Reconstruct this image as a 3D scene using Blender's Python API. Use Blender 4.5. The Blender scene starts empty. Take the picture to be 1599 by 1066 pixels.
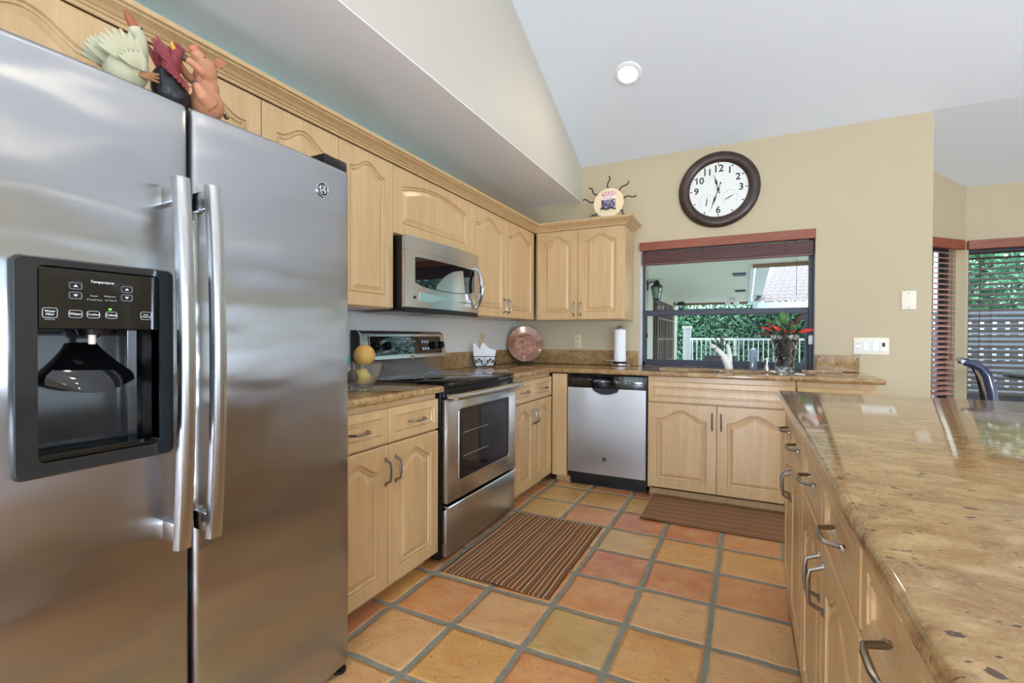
import bpy, bmesh, math, random
from mathutils import Vector, Matrix
random.seed(7)
PI = math.pi
SC = bpy.context.scene
COL = SC.collection

# ---------------------------------------------------------------- camera, world, sun, exposure
F_PX, YAW, PITCH, ROLL = 738.04, 0.458, -0.0102, 0.0033
CAM = Vector((1.3235, -3.3788, 1.1513))
fw = Vector((-math.sin(YAW)*math.cos(PITCH), math.cos(YAW)*math.cos(PITCH), math.sin(PITCH)))
rt = Vector((math.cos(YAW), math.sin(YAW), 0)); up = rt.cross(fw)
r2 = math.cos(ROLL)*rt + math.sin(ROLL)*up
u2 = -math.sin(ROLL)*rt + math.cos(ROLL)*up
cd = bpy.data.cameras.new('camera'); cam = bpy.data.objects.new('camera', cd); COL.objects.link(cam)
m = Matrix((r2, u2, -fw)).transposed().to_4x4(); m.translation = CAM
cam.matrix_world = m
cd.sensor_width = 36; cd.lens = F_PX/1599*36; cd.clip_start = .02; cd.clip_end = 200
SC.camera = cam
w = bpy.data.worlds.new('world'); SC.world = w; w.use_nodes = True
bg = w.node_tree.nodes['Background']; bg.inputs[0].default_value = (.72, .88, 1.0, 1); bg.inputs[1].default_value = 2.1
sd = bpy.data.lights.new('sun', 'SUN'); sd.energy = 1.0; sd.angle = math.radians(1.0); sd.color = (1, .95, .86)
sun = bpy.data.objects.new('sun', sd); COL.objects.link(sun)
sun.rotation_euler = Vector((-.30, .50, -.85)).to_track_quat('-Z', 'Y').to_euler(); sun.location = (6, -6, 14)
SC.view_settings.view_transform = 'Standard'; SC.view_settings.look = 'None'
SC.view_settings.gamma = 1; SC.view_settings.use_curve_mapping = False
SC.view_settings.exposure = 0.83
LAMP = 85.0          # radiance of the recessed ceiling lamps
UP_FILL = 66.0        # radiance of the added torchiere fill lamps
GLOBE_FILL = 58.0          # radiance of the added globe fill lamps

# ---------------------------------------------------------------- materials
def lin(h):
    if isinstance(h, str):
        h = h.lstrip('#'); c = [int(h[i:i+2], 16)/255 for i in (0, 2, 4)]
    else: c = [v/255 for v in h]
    return tuple((v/12.92 if v <= .04045 else ((v+.055)/1.055)**2.4) for v in c) + (1,)
def mat(name, col=(200, 200, 200), rough=.5, metal=0, spec=.5, coat=0, coat_rough=.05, trans=0, ior=1.45, emit=None, estr=0, aniso=0):
    mt = bpy.data.materials.new(name); mt.use_nodes = True
    b = mt.node_tree.nodes['Principled BSDF']
    b.inputs['Base Color'].default_value = lin(col); b.inputs['Roughness'].default_value = rough
    b.inputs['Metallic'].default_value = metal; b.inputs['Specular IOR Level'].default_value = spec
    b.inputs['Coat Weight'].default_value = coat; b.inputs['Coat Roughness'].default_value = coat_rough
    b.inputs['Transmission Weight'].default_value = trans; b.inputs['IOR'].default_value = ior
    b.inputs['Anisotropic'].default_value = aniso
    if emit: b.inputs['Emission Color'].default_value = lin(emit); b.inputs['Emission Strength'].default_value = estr
    return mt
class NT:
    def __init__(s, mt): s.t = mt.node_tree; s.b = s.t.nodes['Principled BSDF']
    def n(s, typ, **kw):
        nd = s.t.nodes.new(typ)
        for k, v in kw.items():
            if k.startswith('_'): setattr(nd, k[1:], v)
            else:
                key = int(k[1:]) if k[0] == 'i' and k[1:].isdigit() else k.replace('__', ' ')
                if hasattr(v, 'is_output'): s.t.links.new(v, nd.inputs[key])
                else: nd.inputs[key].default_value = v
        return nd
    def link(s, a, sock): s.t.links.new(a, s.b.inputs[sock])
    def coord(s, scale=(1, 1, 1), loc=(0, 0, 0), kind='Object', rot=(0, 0, 0)):
        tc = s.n('ShaderNodeTexCoord'); mp = s.n('ShaderNodeMapping')
        s.t.links.new(tc.outputs[kind], mp.inputs[0])
        mp.inputs[1].default_value = loc; mp.inputs[2].default_value = rot; mp.inputs[3].default_value = scale
        return mp.outputs[0]
    def math(s, op, a, b=0, c=0):
        nd = s.n('ShaderNodeMath', _operation=op)
        for i, v in enumerate((a, b, c)):
            if hasattr(v, 'is_output'): s.t.links.new(v, nd.inputs[i])
            else: nd.inputs[i].default_value = v
        return nd.outputs[0]
    def ramp(s, fac, stops, interp='LINEAR'):
        nd = s.n('ShaderNodeValToRGB'); cr = nd.color_ramp; cr.interpolation = interp
        while len(cr.elements) > 1: cr.elements.remove(cr.elements[-1])
        cr.elements[0].position = stops[0][0]; cr.elements[0].color = lin(stops[0][1])
        for p, c in stops[1:]:
            e = cr.elements.new(p); e.color = lin(c)
        s.t.links.new(fac, nd.inputs[0]); return nd.outputs[0]
    def mix(s, fac, a, b, blend='MIX'):
        nd = s.n('ShaderNodeMix', _data_type='RGBA', _blend_type=blend)
        for i, v in ((0, fac), (6, a), (7, b)):
            if hasattr(v, 'is_output'): s.t.links.new(v, nd.inputs[i])
            else: nd.inputs[i].default_value = v
        return nd.outputs[2]
    def noise(s, vec, scale=5, detail=3, rough=.5, dist=0):
        nd = s.n('ShaderNodeTexNoise', Scale=scale, Detail=detail, Roughness=rough, Distortion=dist)
        s.t.links.new(vec, nd.inputs['Vector']); return nd.outputs['Fac']
    def bump(s, h, strength=.3, dist=.01):
        nd = s.n('ShaderNodeBump', Strength=strength, Distance=dist); s.t.links.new(h, nd.inputs['Height'])
        s.link(nd.outputs[0], 'Normal')

def wood_mat(name, c1, c2, rough=.35, scale=(14, 14, 1.1), coat=.15):
    mt = mat(name, rough=rough, coat=coat, coat_rough=.25); q = NT(mt)
    v = q.coord(scale); a = q.noise(v, 2.2, 5, .6, .6)
    v2 = q.coord((60, 60, 2.5)); b = q.noise(v2, 2, 2, .5)
    f = q.math('ADD', q.math('MULTIPLY', a, .75), q.math('MULTIPLY', b, .25))
    q.link(q.ramp(f, [(.3, c1), (.7, c2)]), 'Base Color'); return mt
def paint_mat(name, col, rough=.6, bscale=180, bstr=.08):
    mt = mat(name, col, rough); q = NT(mt); q.bump(q.noise(q.coord(), bscale, 3), bstr, .004); return mt
def granite_mat(name):
    mt = mat(name, rough=.07, spec=.6); q = NT(mt); v = q.coord(); v2 = q.coord((1, 1.6, 1.2), rot=(0, 0, .15))
    sw = q.noise(v2, 10, 6, .62, 1.2)
    base = q.ramp(sw, [(.28, (124, 92, 58)), (.43, (150, 116, 74)), (.56, (168, 136, 92)), (.72, (190, 162, 118))])
    f1 = q.noise(v, 150, 2, .7); base = q.mix(q.ramp(f1, [(.36, (150, 150, 150)), (.46, (0, 0, 0))]), base, lin((104, 76, 50)))
    f2 = q.noise(q.coord(loc=(4, 2, 1)), 130, 2, .7); base = q.mix(q.ramp(f2, [(.56, (0, 0, 0)), (.68, (130, 130, 130))]), base, lin((214, 190, 150)))
    d1 = q.noise(q.coord((1, 1.7, 1), rot=(0, 0, .2)), 44, 2, .55); gate = q.noise(v, 9, 2)
    dk = q.math('MULTIPLY', q.math('GREATER_THAN', d1, .665), q.math('GREATER_THAN', gate, .44))
    base = q.mix(q.math('MULTIPLY', dk, .85), base, lin((56, 42, 40)))
    q.link(base, 'Base Color'); return mt
def steel_mat(name, col=(196, 197, 198), rough=.3, aniso=.75, tang=(0, 1, 0), wav=0, grain=.08):
    mt = mat(name, col, rough, 1, aniso=aniso); q = NT(mt)
    t = q.n('ShaderNodeCombineXYZ', X=tang[0], Y=tang[1], Z=tang[2]); q.link(t.outputs[0], 'Tangent')
    h = q.noise(q.coord((300, 300, 4)), 2, 2)
    q.link(q.math('ADD', rough-grain/2, q.math('MULTIPLY', h, grain)), 'Roughness')
    if wav:
        hh = q.noise(q.coord((1, 2.6, 6.0)), 1.6, 1, .3); q.bump(hh, 1.0, wav)
    return mt
def stripes_mat(name, axis, period, stops, warp=.006):
    mt = mat(name, rough=.95, spec=.1); q = NT(mt); v = q.coord()
    s = q.n('ShaderNodeSeparateXYZ'); q.t.links.new(v, s.inputs[0])
    wz = q.math('MULTIPLY', q.math('SUBTRACT', q.noise(v, 5, 1), .5), warp*2)
    f = q.math('FRACT', q.math('DIVIDE', q.math('ADD', s.outputs[axis], wz), period))
    c = q.ramp(f, stops, 'CONSTANT')
    wv = q.noise(v, 500, 1)
    q.link(q.mix(.35, c, q.mix(wv, lin((60, 45, 36)), lin((230, 200, 160))), 'SOFT_LIGHT'), 'Base Color')
    q.bump(q.noise(q.coord((250, 250, 250)), 3, 1), .5, .003); return mt
def tile_mat():
    mt = mat('saltillo_tile', rough=.25, spec=.6, coat=.5, coat_rough=.05); q = NT(mt); v = q.coord()
    dn = q.n('ShaderNodeTexNoise', Scale=7, Detail=3); q.t.links.new(v, dn.inputs['Vector'])
    off = q.n('ShaderNodeVectorMath', _operation='MULTIPLY_ADD'); q.t.links.new(dn.outputs['Color'], off.inputs[0])
    off.inputs[1].default_value = (.016, .016, 0); q.t.links.new(v, off.inputs[2])
    s = q.n('ShaderNodeSeparateXYZ'); q.t.links.new(off.outputs[0], s.inputs[0])
    P = .298; O_ = .9147+.008
    ux = q.math('ADD', q.math('DIVIDE', q.math('SUBTRACT', s.outputs[0], O_), P), 3); uy = q.math('DIVIDE', q.math('ADD', s.outputs[1], 1.261-.008), P)
    ix, iy = q.math('FLOOR', ux), q.math('FLOOR', uy)
    ex = q.math('SUBTRACT', .5, q.math('ABSOLUTE', q.math('SUBTRACT', q.math('SUBTRACT', ux, ix), .5)))
    ey = q.math('SUBTRACT', .5, q.math('ABSOLUTE', q.math('SUBTRACT', q.math('SUBTRACT', uy, iy), .5)))
    e = q.math('SMOOTH_MIN', ex, ey, .05)
    cid = q.n('ShaderNodeCombineXYZ'); q.t.links.new(ix, cid.inputs[0]); q.t.links.new(iy, cid.inputs[1])
    wn = q.n('ShaderNodeTexWhiteNoise', _noise_dimensions='3D'); q.t.links.new(cid.outputs[0], wn.inputs['Vector'])
    TC = {'Y': (196, 158, 92), 'G': (186, 154, 90), 'y': (206, 150, 76), 'T': (208, 160, 106), 'O': (204, 134, 76), 'R': (190, 108, 62)}
    c = q.ramp(wn.outputs['Value'], [(i/6, TC[k]) for i, k in enumerate('OTyYRT')], 'CONSTANT')
    # colours of the individual tiles in the kitchen aisle, row by row from the window wall (columns from the range to the island)
    for r, row in enumerate(('OYyYOT', 'OYORRO', 'OYTYyy', 'TOORRO', 'OTOOTT', 'yOTGyT', 'RTyOTy', 'OTyTOy')):
        rc = q.ramp(q.math('DIVIDE', q.math('ADD', ix, 1.5), 6), [(i/6, TC[k]) for i, k in enumerate(row)], 'CONSTANT')
        c = q.mix(q.math('COMPARE', iy, 3-r, .1), c, rc)
    big = q.noise(v, 9, 4, .6); c = q.mix(q.math('MULTIPLY', q.math('SUBTRACT', big, .38), 1.5), c, lin((222, 180, 122)))
    red = q.noise(q.coord(loc=(3, 1, 0)), 6, 5, .7); c = q.mix(q.ramp(red, [(.50, (0, 0, 0)), (.70, (170, 170, 170))]), c, lin((188, 98, 56)))
    pit = q.math('GREATER_THAN', q.noise(v, 55, 2, .5), .72); c = q.mix(q.math('MULTIPLY', pit, .7), c, lin((90, 56, 34)))
    g = q.n('ShaderNodeMapRange', _interpolation_type='SMOOTHSTEP'); q.t.links.new(e, g.inputs[0])
    g.inputs[1].default_value = .030; g.inputs[2].default_value = .042
    gc = q.mix(q.noise(v, 40, 3), lin((112, 112, 100)), lin((150, 150, 138)))
    q.link(q.mix(g.outputs[0], gc, c), 'Base Color')
    q.link(q.math('ADD', q.math('MULTIPLY', g.outputs[0], -.5), .85), 'Roughness')
    q.link(g.outputs[0], 'Coat Weight')
    pe = q.n('ShaderNodeMapRange', _interpolation_type='SMOOTHSTEP'); q.t.links.new(e, pe.inputs[0]); pe.inputs[1].default_value = .026; pe.inputs[2].default_value = .075
    hh = q.math('ADD', pe.outputs[0], q.math('MULTIPLY', q.noise(v, 18, 5, .65), 1.3))
    bn = q.n('ShaderNodeBump', Strength=.8, Distance=.008); q.t.links.new(hh, bn.inputs['Height'])
    q.link(bn.outputs[0], 'Normal'); q.link(bn.outputs[0], 'Coat Normal'); return mt
def glass_mat(name, f=.08, tint=(255, 255, 255)):
    mt = bpy.data.materials.new(name); mt.use_nodes = True; t = mt.node_tree
    t.nodes.remove(t.nodes['Principled BSDF']); o = t.nodes['Material Output']
    a = t.nodes.new('ShaderNodeBsdfTransparent'); a.inputs[0].default_value = lin(tint)
    b = t.nodes.new('ShaderNodeBsdfGlossy'); b.inputs['Roughness'].default_value = .01
    mx = t.nodes.new('ShaderNodeMixShader'); mx.inputs[0].default_value = f
    t.links.new(a.outputs[0], mx.inputs[1]); t.links.new(b.outputs[0], mx.inputs[2]); t.links.new(mx.outputs[0], o.inputs[0])
    return mt
def leaf_mat(name, stops, rough=.45):
    mt = mat(name, rough=rough, spec=.4); q = NT(mt)
    q.link(q.ramp(q.noise(q.coord(), 18, 4, .7), stops), 'Base Color'); return mt
def teal_cast_wall():
    mt = mat('wall_paint_teal_cast', rough=.6); q = NT(mt); s = q.n('ShaderNodeSeparateXYZ'); q.t.links.new(q.coord(), s.inputs[0])
    q.link(q.ramp(q.math('ADD', q.math('MULTIPLY', s.outputs[1], .8), .9), [(0, (168, 200, 194)), (.35, (168, 196, 186)), (.8, (190, 168, 126))]), 'Base Color'); return mt  # teal daylight cast fading to beige is put into the colour

M = dict(
    maple=wood_mat('maple', (196, 160, 114), (212, 180, 134), .3, coat=.3),
    maple_dark=mat('maple_shadow_gap', (120, 86, 56), .7),
    wall=paint_mat('wall_paint', (192, 178, 148)), soffitw=paint_mat('soffit_paint_lit', (246, 250, 255), .7, 130, .2), splashw=paint_mat('wall_paint_cool_lit', (222, 220, 214)), fasciaw=paint_mat('wall_paint_fascia_lit', (200, 196, 186)), teal=teal_cast_wall(),  # cool light is put into the soffit, splash, fascia and teal paint colours
    ceil=paint_mat('ceiling_paint', (226, 235, 244), .7, 130, .2), white=mat('white_trim', (238, 240, 242), .45),
    granite=granite_mat('granite'), tile=tile_mat(),
    fridge=steel_mat('fridge_steel', (172, 174, 177), .23, 1.0, (0, 1, 0), .005, .012),
    steel_x=steel_mat('brushed_steel', (198, 200, 204), .24, .6, (0, 0, 1)),
    steel_d=steel_mat('dishwasher_steel', (178, 177, 176), .34, .6, (1, 0, 0)),
    chrome=mat('polished_steel', (206, 208, 212), .14, 1), nickel=mat('brushed_nickel', (150, 144, 138), .28, 1),
    black=mat('black_plastic', (14, 15, 17), .35), gloss=mat('gloss_black', (10, 11, 13), .06, coat=.6),
    bezel=mat('dark_grey_gloss_plastic', (34, 37, 39), .14, coat=.3), cavity=mat('black_cavity_plastic', (16, 17, 18), .18, coat=.4),
    blackglass=mat('black_glass', (8, 9, 11), .03, spec=.7), ovenglass=mat('oven_glass', (30, 28, 34), .05, spec=.6),
    print=mat('white_print', (226, 230, 232), .5), led=mat('green_led', (60, 220, 60), .5, emit=(90, 255, 60), estr=2),
    greyprint=mat('grey_print', (168, 174, 178), .5), bluebtn=mat('pale_blue_print', (176, 196, 226), .5),
    cherry=wood_mat('cherry_wood_blind', (120, 58, 38), (158, 84, 56), .35, (1.2, 14, 14)),
    backlitslat=mat('blind_slat_backlit', (96, 84, 72), .6, spec=.2), slat=wood_mat('blind_slat_lit', (216, 160, 146), (230, 178, 164), .4, (1.2, 14, 14)),  # slat colours hold the backlit dark and the window-lit pink
    darkslat=wood_mat('dark_blind_slat', (92, 54, 50), (118, 72, 66), .35, (1.2, 14, 14)),
    frame=mat('dark_window_frame', (56, 56, 72), .35), clockw=wood_mat('dark_walnut', (48, 34, 28), (66, 48, 40), .3, (5, 5, 5)),
    face=mat('clock_face', (232, 234, 230), .5), ink=mat('black_ink', (24, 24, 30), .5), faint=mat('grey_ink', (150, 152, 156), .6),
    iron=mat('dark_iron', (44, 38, 36), .55), cream=mat('cream_disc', (232, 212, 176), .6),
    plate=mat('ivory_plastic', (236, 230, 212), .4), beige=mat('beige_plastic', (216, 200, 164), .45), slot=mat('slot_dark', (70, 62, 52), .6),
    paper=mat('white_paper', (244, 244, 246), .85), ceramic=mat('white_ceramic', (224, 224, 216), .25, coat=.3),
    crystal=mat('cut_crystal', (255, 255, 255), .01, trans=.95, ior=1.5), crystalc=mat('clear_cut_crystal', (255, 255, 255), .0, trans=1, ior=1.5), blueglass=mat('blue_glass', (196, 214, 244), .03, trans=.9),
    sinkw=mat('white_sink', (240, 242, 246), .15, coat=.5), pane=glass_mat('window_glass', .004), dial=mat('oven_knob', (20, 20, 22), .25),
    pear=mat('pear_skin', (204, 160, 84), .5), lemon=mat('lemon_skin', (214, 184, 84), .45), avoc=mat('avocado_skin', (52, 46, 34), .55),
    packet=mat('teal_packet', (60, 140, 124), .3), packetw=mat('packet_label', (220, 214, 130), .4),
    stone_dark=mat('dark_pebbles', (12, 12, 20), .9, spec=.1), stem=mat('dark_stem', (60, 56, 44), .6),
    leafg=mat('green_leaf', (70, 112, 58), .45), leafr=mat('red_bract', (206, 58, 40), .45), leafd=mat('bronze_leaf', (86, 52, 46), .4),
    goose=mat('goose_feather', (184, 182, 152), .6), beak=mat('beak_brown', (150, 84, 56), .5), foot=mat('foot_brown', (142, 100, 62), .55),
    rooster=mat('rooster_red', (132, 52, 58), .45), roosterb=mat('rooster_black', (30, 31, 33), .4), yellow=mat('yellow_beak', (206, 160, 50), .5),
    pig=mat('pig_skin', (182, 126, 94), .5), pigp=mat('pig_snout', (196, 112, 90), .5), pige=mat('pig_ear', (158, 96, 70), .5), hoof=mat('hoof_dark', (86, 62, 52), .5),
    extw=mat('exterior_stucco', (214, 214, 198), .8), extc=mat('exterior_ceiling', (220, 222, 212), .8), fascia=mat('white_fascia', (226, 236, 246), .5),
    brown=mat('brown_beam', (134, 104, 70), .6), extdoor=mat('door_brown', (84, 64, 58), .5), bars=mat('door_bars', (150, 124, 118), .5),
    darkpane=mat('door_dark_glass', (40, 38, 38), .1), lantern=mat('lantern_iron', (42, 48, 52), .5), lantglass=glass_mat('lantern_glass', .2, (200, 215, 215)),
    rail=mat('white_rail', (244, 246, 250), .4), vent=mat('vent_grey', (84, 92, 116), .6), patio=mat('patio_stone', (206, 206, 198), .8),
    lawn=mat('ground_grey', (190, 194, 186), .9), bark=mat('bark', (96, 84, 74), .9), grey=mat('grey_planter', (96, 98, 104), .7),
    fence=mat('grey_lattice', (112, 120, 134), .7), chairm=mat('dark_chair_metal', (34, 46, 78), .2, coat=.5), chairs=mat('silver_chair_edge', (180, 186, 196), .25, 1),
    tabletop=mat('table_dark_stone', (82, 92, 90), .25), hedge=leaf_mat('hedge_leaves', [(.25, (22, 60, 50)), (.42, (54, 112, 88)), (.56, (110, 164, 124)), (.72, (206, 226, 204))]),
    tree=leaf_mat('tree_leaves', [(.25, (28, 76, 66)), (.45, (66, 130, 108)), (.62, (120, 180, 120)), (.8, (196, 224, 200))]),
    upfill=mat('torchiere_fill_glow', (255, 255, 255), .5, emit=(190, 218, 255), estr=UP_FILL), taskfill=mat('task_fill_glow', (255, 255, 255), .5, emit=(206, 222, 255), estr=11), globe=mat('globe_fill_glow', (255, 255, 255), .5, emit=(214, 230, 255), estr=GLOBE_FILL), lamp=mat('lamp_glow', (255, 255, 255), .5, emit=(255, 238, 206), estr=LAMP),  # torchiere, globe and task glows belong to added fill lights
)
def copper_mat():
    mt = mat('mottled_copper', rough=.25, metal=.7); q = NT(mt); v = q.coord()
    q.link(q.ramp(q.noise(v, 22, 5, .7, 1), [(.3, (88, 58, 48)), (.5, (122, 84, 68)), (.7, (160, 120, 102))]), 'Base Color')
    q.bump(q.noise(v, 70, 2), .4, .004); return mt
M['copper'] = copper_mat(); M['copper_rim'] = mat('amber_glass_rim', (122, 74, 44), .15, .3, coat=.6)
def roof_mat():
    mt = mat('pale_roof_tile', (150, 140, 140), .85); return mt
M['roof'] = roof_mat()
def art_mat():
    mt = mat('art_print', rough=.4); q = NT(mt); v = q.coord((1, 1, 1))
    s = q.n('ShaderNodeSeparateXYZ'); q.t.links.new(v, s.inputs[0])
    n = q.noise(q.coord((60, 60, 30)), 1.2, 3, .6)
    top = q.ramp(n, [(.35, (196, 120, 120)), (.45, (226, 200, 200)), (.55, (238, 238, 240)), (.66, (120, 104, 112))], 'CONSTANT')
    bot = q.ramp(n, [(.35, (70, 66, 86)), (.5, (128, 124, 148)), (.6, (196, 192, 204)), (.68, (150, 90, 90))], 'CONSTANT')
    q.link(q.mix(q.math('GREATER_THAN', s.outputs[2], .168), bot, top), 'Base Color'); return mt
M['art'] = art_mat()
M['rug1'] = stripes_mat('rug_brown_red_stripes', 0, .1, [(0, (116, 88, 66)), (.10, (204, 174, 134)), (.16, (126, 94, 70)), (.30, (156, 100, 82)), (.36, (192, 160, 120)), (.42, (110, 84, 62)), (.58, (208, 180, 142)), (.64, (128, 96, 72)), (.74, (154, 98, 80)), (.80, (108, 82, 62)), (.90, (190, 160, 120)), (.95, (118, 90, 68))])
M['rug2'] = stripes_mat('rug_brown_stripes', 1, .075, [(0, (112, 86, 66)), (.22, (184, 150, 116)), (.32, (108, 80, 62)), (.55, (196, 164, 128)), (.64, (130, 96, 76)), (.86, (172, 136, 106))], .002)

# ---------------------------------------------------------------- mesh builder
class MB:
    def __init__(s): s.bm = bmesh.new()
    def box(s, x0, x1, y0, y1, z0, z1, bev=0, seg=1):
        r = bmesh.ops.create_cube(s.bm, size=1); vs = r['verts']
        for v in vs: v.co = Vector(((x0+x1)/2+v.co.x*(x1-x0), (y0+y1)/2+v.co.y*(y1-y0), (z0+z1)/2+v.co.z*(z1-z0)))
        if bev:
            es = list({e for v in vs for e in v.link_edges})
            bmesh.ops.bevel(s.bm, geom=es, offset=bev, segments=seg, profile=.5, affect='EDGES')
        return s
    def face(s, pts): s.bm.faces.new([s.bm.verts.new(p) for p in pts]); return s
    def prism(s, pts, a, b, axis='y'):
        f = {'y': lambda p, t: (p[0], t, p[1]), 'x': lambda p, t: (t, p[0], p[1]), 'z': lambda p, t: (p[0], p[1], t)}[axis]
        A = [s.bm.verts.new(f(p, a)) for p in pts]; B = [s.bm.verts.new(f(p, b)) for p in pts]; n = len(pts)
        s.bm.faces.new(A); s.bm.faces.new(B[::-1])
        for i in range(n): s.bm.faces.new((A[i], B[i], B[(i+1) % n], A[(i+1) % n]))
        return s
    def rings(s, rings, closed=True, cap0=True, cap1=True):
        R = [[s.bm.verts.new(p) for p in r] for r in rings]; n = len(R[0])
        for a, b in zip(R, R[1:]):
            for i in range(n if closed else n-1): s.bm.faces.new((a[i], a[(i+1) % n], b[(i+1) % n], b[i]))
        if cap0: s.bm.faces.new(R[0][::-1])
        if cap1: s.bm.faces.new(R[-1])
        return s
    def tube(s, pts, r, n=10, flat=None):
        pts = [Vector(p) for p in pts]; N = len(pts); rs = r if isinstance(r, (list, tuple)) else [r]*N
        rings = []; prev = None
        for i, p in enumerate(pts):
            t = (pts[min(i+1, N-1)]-pts[max(i-1, 0)]).normalized()
            if prev is None:
                a = Vector((0, 0, 1)) if abs(t.z) < .9 else Vector((1, 0, 0)); u = t.cross(a).normalized()
            else: u = (prev-t*prev.dot(t)).normalized()
            prev = u; v = t.cross(u)
            k = flat or (1, 1)
            rings.append([p+rs[i]*(k[0]*math.cos(2*PI*j/n)*u+k[1]*math.sin(2*PI*j/n)*v) for j in range(n)])
        return s.rings(rings)
    def lathe(s, prof, n=48, c=(0, 0, 0), axis='z', cap=True, mod=None):
        R = []
        for k, (r, z) in enumerate(prof):
            row = []
            for j in range(n):
                a = 2*PI*j/n; q = r*(mod(a, k, z) if mod else 1)
                p = (q*math.cos(a), q*math.sin(a), z)
                if axis == 'y': p = (p[0], -p[2], p[1])
                row.append((c[0]+p[0], c[1]+p[1], c[2]+p[2]))
            R.append(row)
        return s.rings(R, True, cap, cap)
    def ball(s, c, r, seg=16, rot=None):
        r = (r, r, r) if not isinstance(r, (tuple, list)) else r
        q = bmesh.ops.create_uvsphere(s.bm, u_segments=seg, v_segments=max(6, seg*2//3), radius=1)
        mm = Matrix.Translation(c) @ (rot.to_4x4() if rot else Matrix.Identity(4)) @ Matrix.Diagonal((*r, 1))
        bmesh.ops.transform(s.bm, matrix=mm, verts=q['verts']); return s
    def leaf(s, base, tip, wd, nrm=None, n=5, bend=0):
        base, tip = Vector(base), Vector(tip); d = tip-base; L = d.length; t = d.normalized()
        nrm = Vector(nrm or (0, 0, 1)); side = t.cross(nrm)
        side = side.normalized() if side.length > 1e-4 else Vector((1, 0, 0)); nn = side.cross(t)
        row = []
        for i in range(n+1):
            f = i/n; h = wd*math.sin(PI*min(1, f*.92+.06))**.8*.5 if 0 < i < n else wd*.06
            c = base+d*f+nn*bend*math.sin(PI*f)*L
            row.append((c-side*h, c+nn*h*.25, c+side*h))
        V = [[s.bm.verts.new(p) for p in r] for r in row]
        for a, b in zip(V, V[1:]):
            s.bm.faces.new((a[0], a[1], b[1], b[0])); s.bm.faces.new((a[1], a[2], b[2], b[1]))
        return s
    def build(s, name, material, parent=None, loc=(0, 0, 0), rot=(0, 0, 0), smooth=True, ang=35, remesh=0, iters=4, thick=0):
        bmesh.ops.recalc_face_normals(s.bm, faces=s.bm.faces[:])
        me = bpy.data.meshes.new(name); s.bm.to_mesh(me); s.bm.free()
        o = bpy.data.objects.new(name, me); COL.objects.link(o)
        if remesh or thick:
            if remesh:
                a = o.modifiers.new('r', 'REMESH'); a.mode = 'VOXEL'; a.voxel_size = remesh
                b = o.modifiers.new('s', 'SMOOTH'); b.iterations = iters; b.factor = .5
            if thick:
                a = o.modifiers.new('t', 'SOLIDIFY'); a.thickness = thick; a.offset = 0
            me2 = bpy.data.meshes.new_from_object(o.evaluated_get(bpy.context.evaluated_depsgraph_get()))
            o.modifiers.clear(); o.data = me2; bpy.data.meshes.remove(me); me = me2; me.name = name
        if smooth:
            me.polygons.foreach_set('use_smooth', [True]*len(me.polygons))
            if ang < 180: me.set_sharp_from_angle(angle=math.radians(ang))
        me.materials.clear(); me.materials.append(M[material] if isinstance(material, str) else material)
        o.location = loc; o.rotation_euler = rot
        if parent: o.parent = parent
        return o
def tag(o, label=None, cat=None, group=None, kind=None):
    if label: o['label'] = label
    if cat: o['category'] = cat
    if group: o['group'] = group
    if kind: o['kind'] = kind
    return o
def thing(name, label, cat, loc=(0, 0, 0), rz=0, group=None, rot=None):
    o = bpy.data.objects.new(name, None); COL.objects.link(o); o.empty_display_size = .05
    o.location = loc; o.rotation_euler = rot or (0, 0, rz); return tag(o, label, cat, group)
def struct(mb, name, material, label=None, parent=None, **k):
    o = mb.build(name, material, parent, **k)
    if not parent: tag(o, label or name.replace('_', ' '), name.split('_')[0], kind='structure')
    return o
def copy_tree(o, parent=None):
    c = o.copy(); COL.objects.link(c); c.parent = parent
    for ch in list(o.children): copy_tree(ch, c)
    return c
def bx(*a, **k): return MB().box(*a, **k)
def text(name, body, size, material, parent, loc, rot, label=None, extr=.0003, align='CENTER', bold=0):
    cu = bpy.data.curves.new(name, 'FONT'); cu.body = body; cu.size = size; cu.align_x = align; cu.align_y = 'CENTER'; cu.extrude = extr; cu.offset = bold
    t = bpy.data.objects.new(name, cu); COL.objects.link(t)
    me = bpy.data.meshes.new_from_object(t.evaluated_get(bpy.context.evaluated_depsgraph_get()))
    bpy.data.objects.remove(t); o = bpy.data.objects.new(name, me); COL.objects.link(o)
    me.materials.clear(); me.materials.append(M[material]); o.location = loc; o.rotation_euler = rot; o.parent = parent
    if label: o['label'] = label
    return o
RX, RY = (PI/2, 0, PI/2), (PI/2, 0, 0)     # text facing +X, facing -Y

# ---------------------------------------------------------------- room shell
WL, WB, XS = -.60, .603, .033              # left wall, back wall, soffit fascia
def cz(y): return 2.63-.41*(y-WB) if y < WB else 2.63-.31*(y-WB)
RIDGE = -4.6; XR = 6.6; YF = -8.0; YN = 1.545; XW = 2.416
FL = .04
struct(bx(-.7, XR+.1, YF, YN+.1, -.05, FL), 'floor', 'tile', 'square terracotta tile floor with grey grout')
def ceil_slab(ya, yb, x0, x1, mb):
    mb.prism([(ya, cz(ya)), (yb, cz(yb)), (yb, cz(yb)+.1), (ya, cz(ya)+.1)], x0, x1, 'x')
mb = MB(); ceil_slab(RIDGE, WB, XS-.1, XR+.1, mb); ceil_slab(WB, YN+.1, XS-.1, XR+.1, mb)
zr = cz(RIDGE); mb.prism([(YF, zr-1.2), (RIDGE, zr), (RIDGE, zr+.1), (YF, zr-1.1)], XS-.1, XR+.1, 'x')
struct(mb, 'ceiling', 'ceil', 'white vaulted ceiling sloping down to the window wall')
ZS = 2.335
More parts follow.
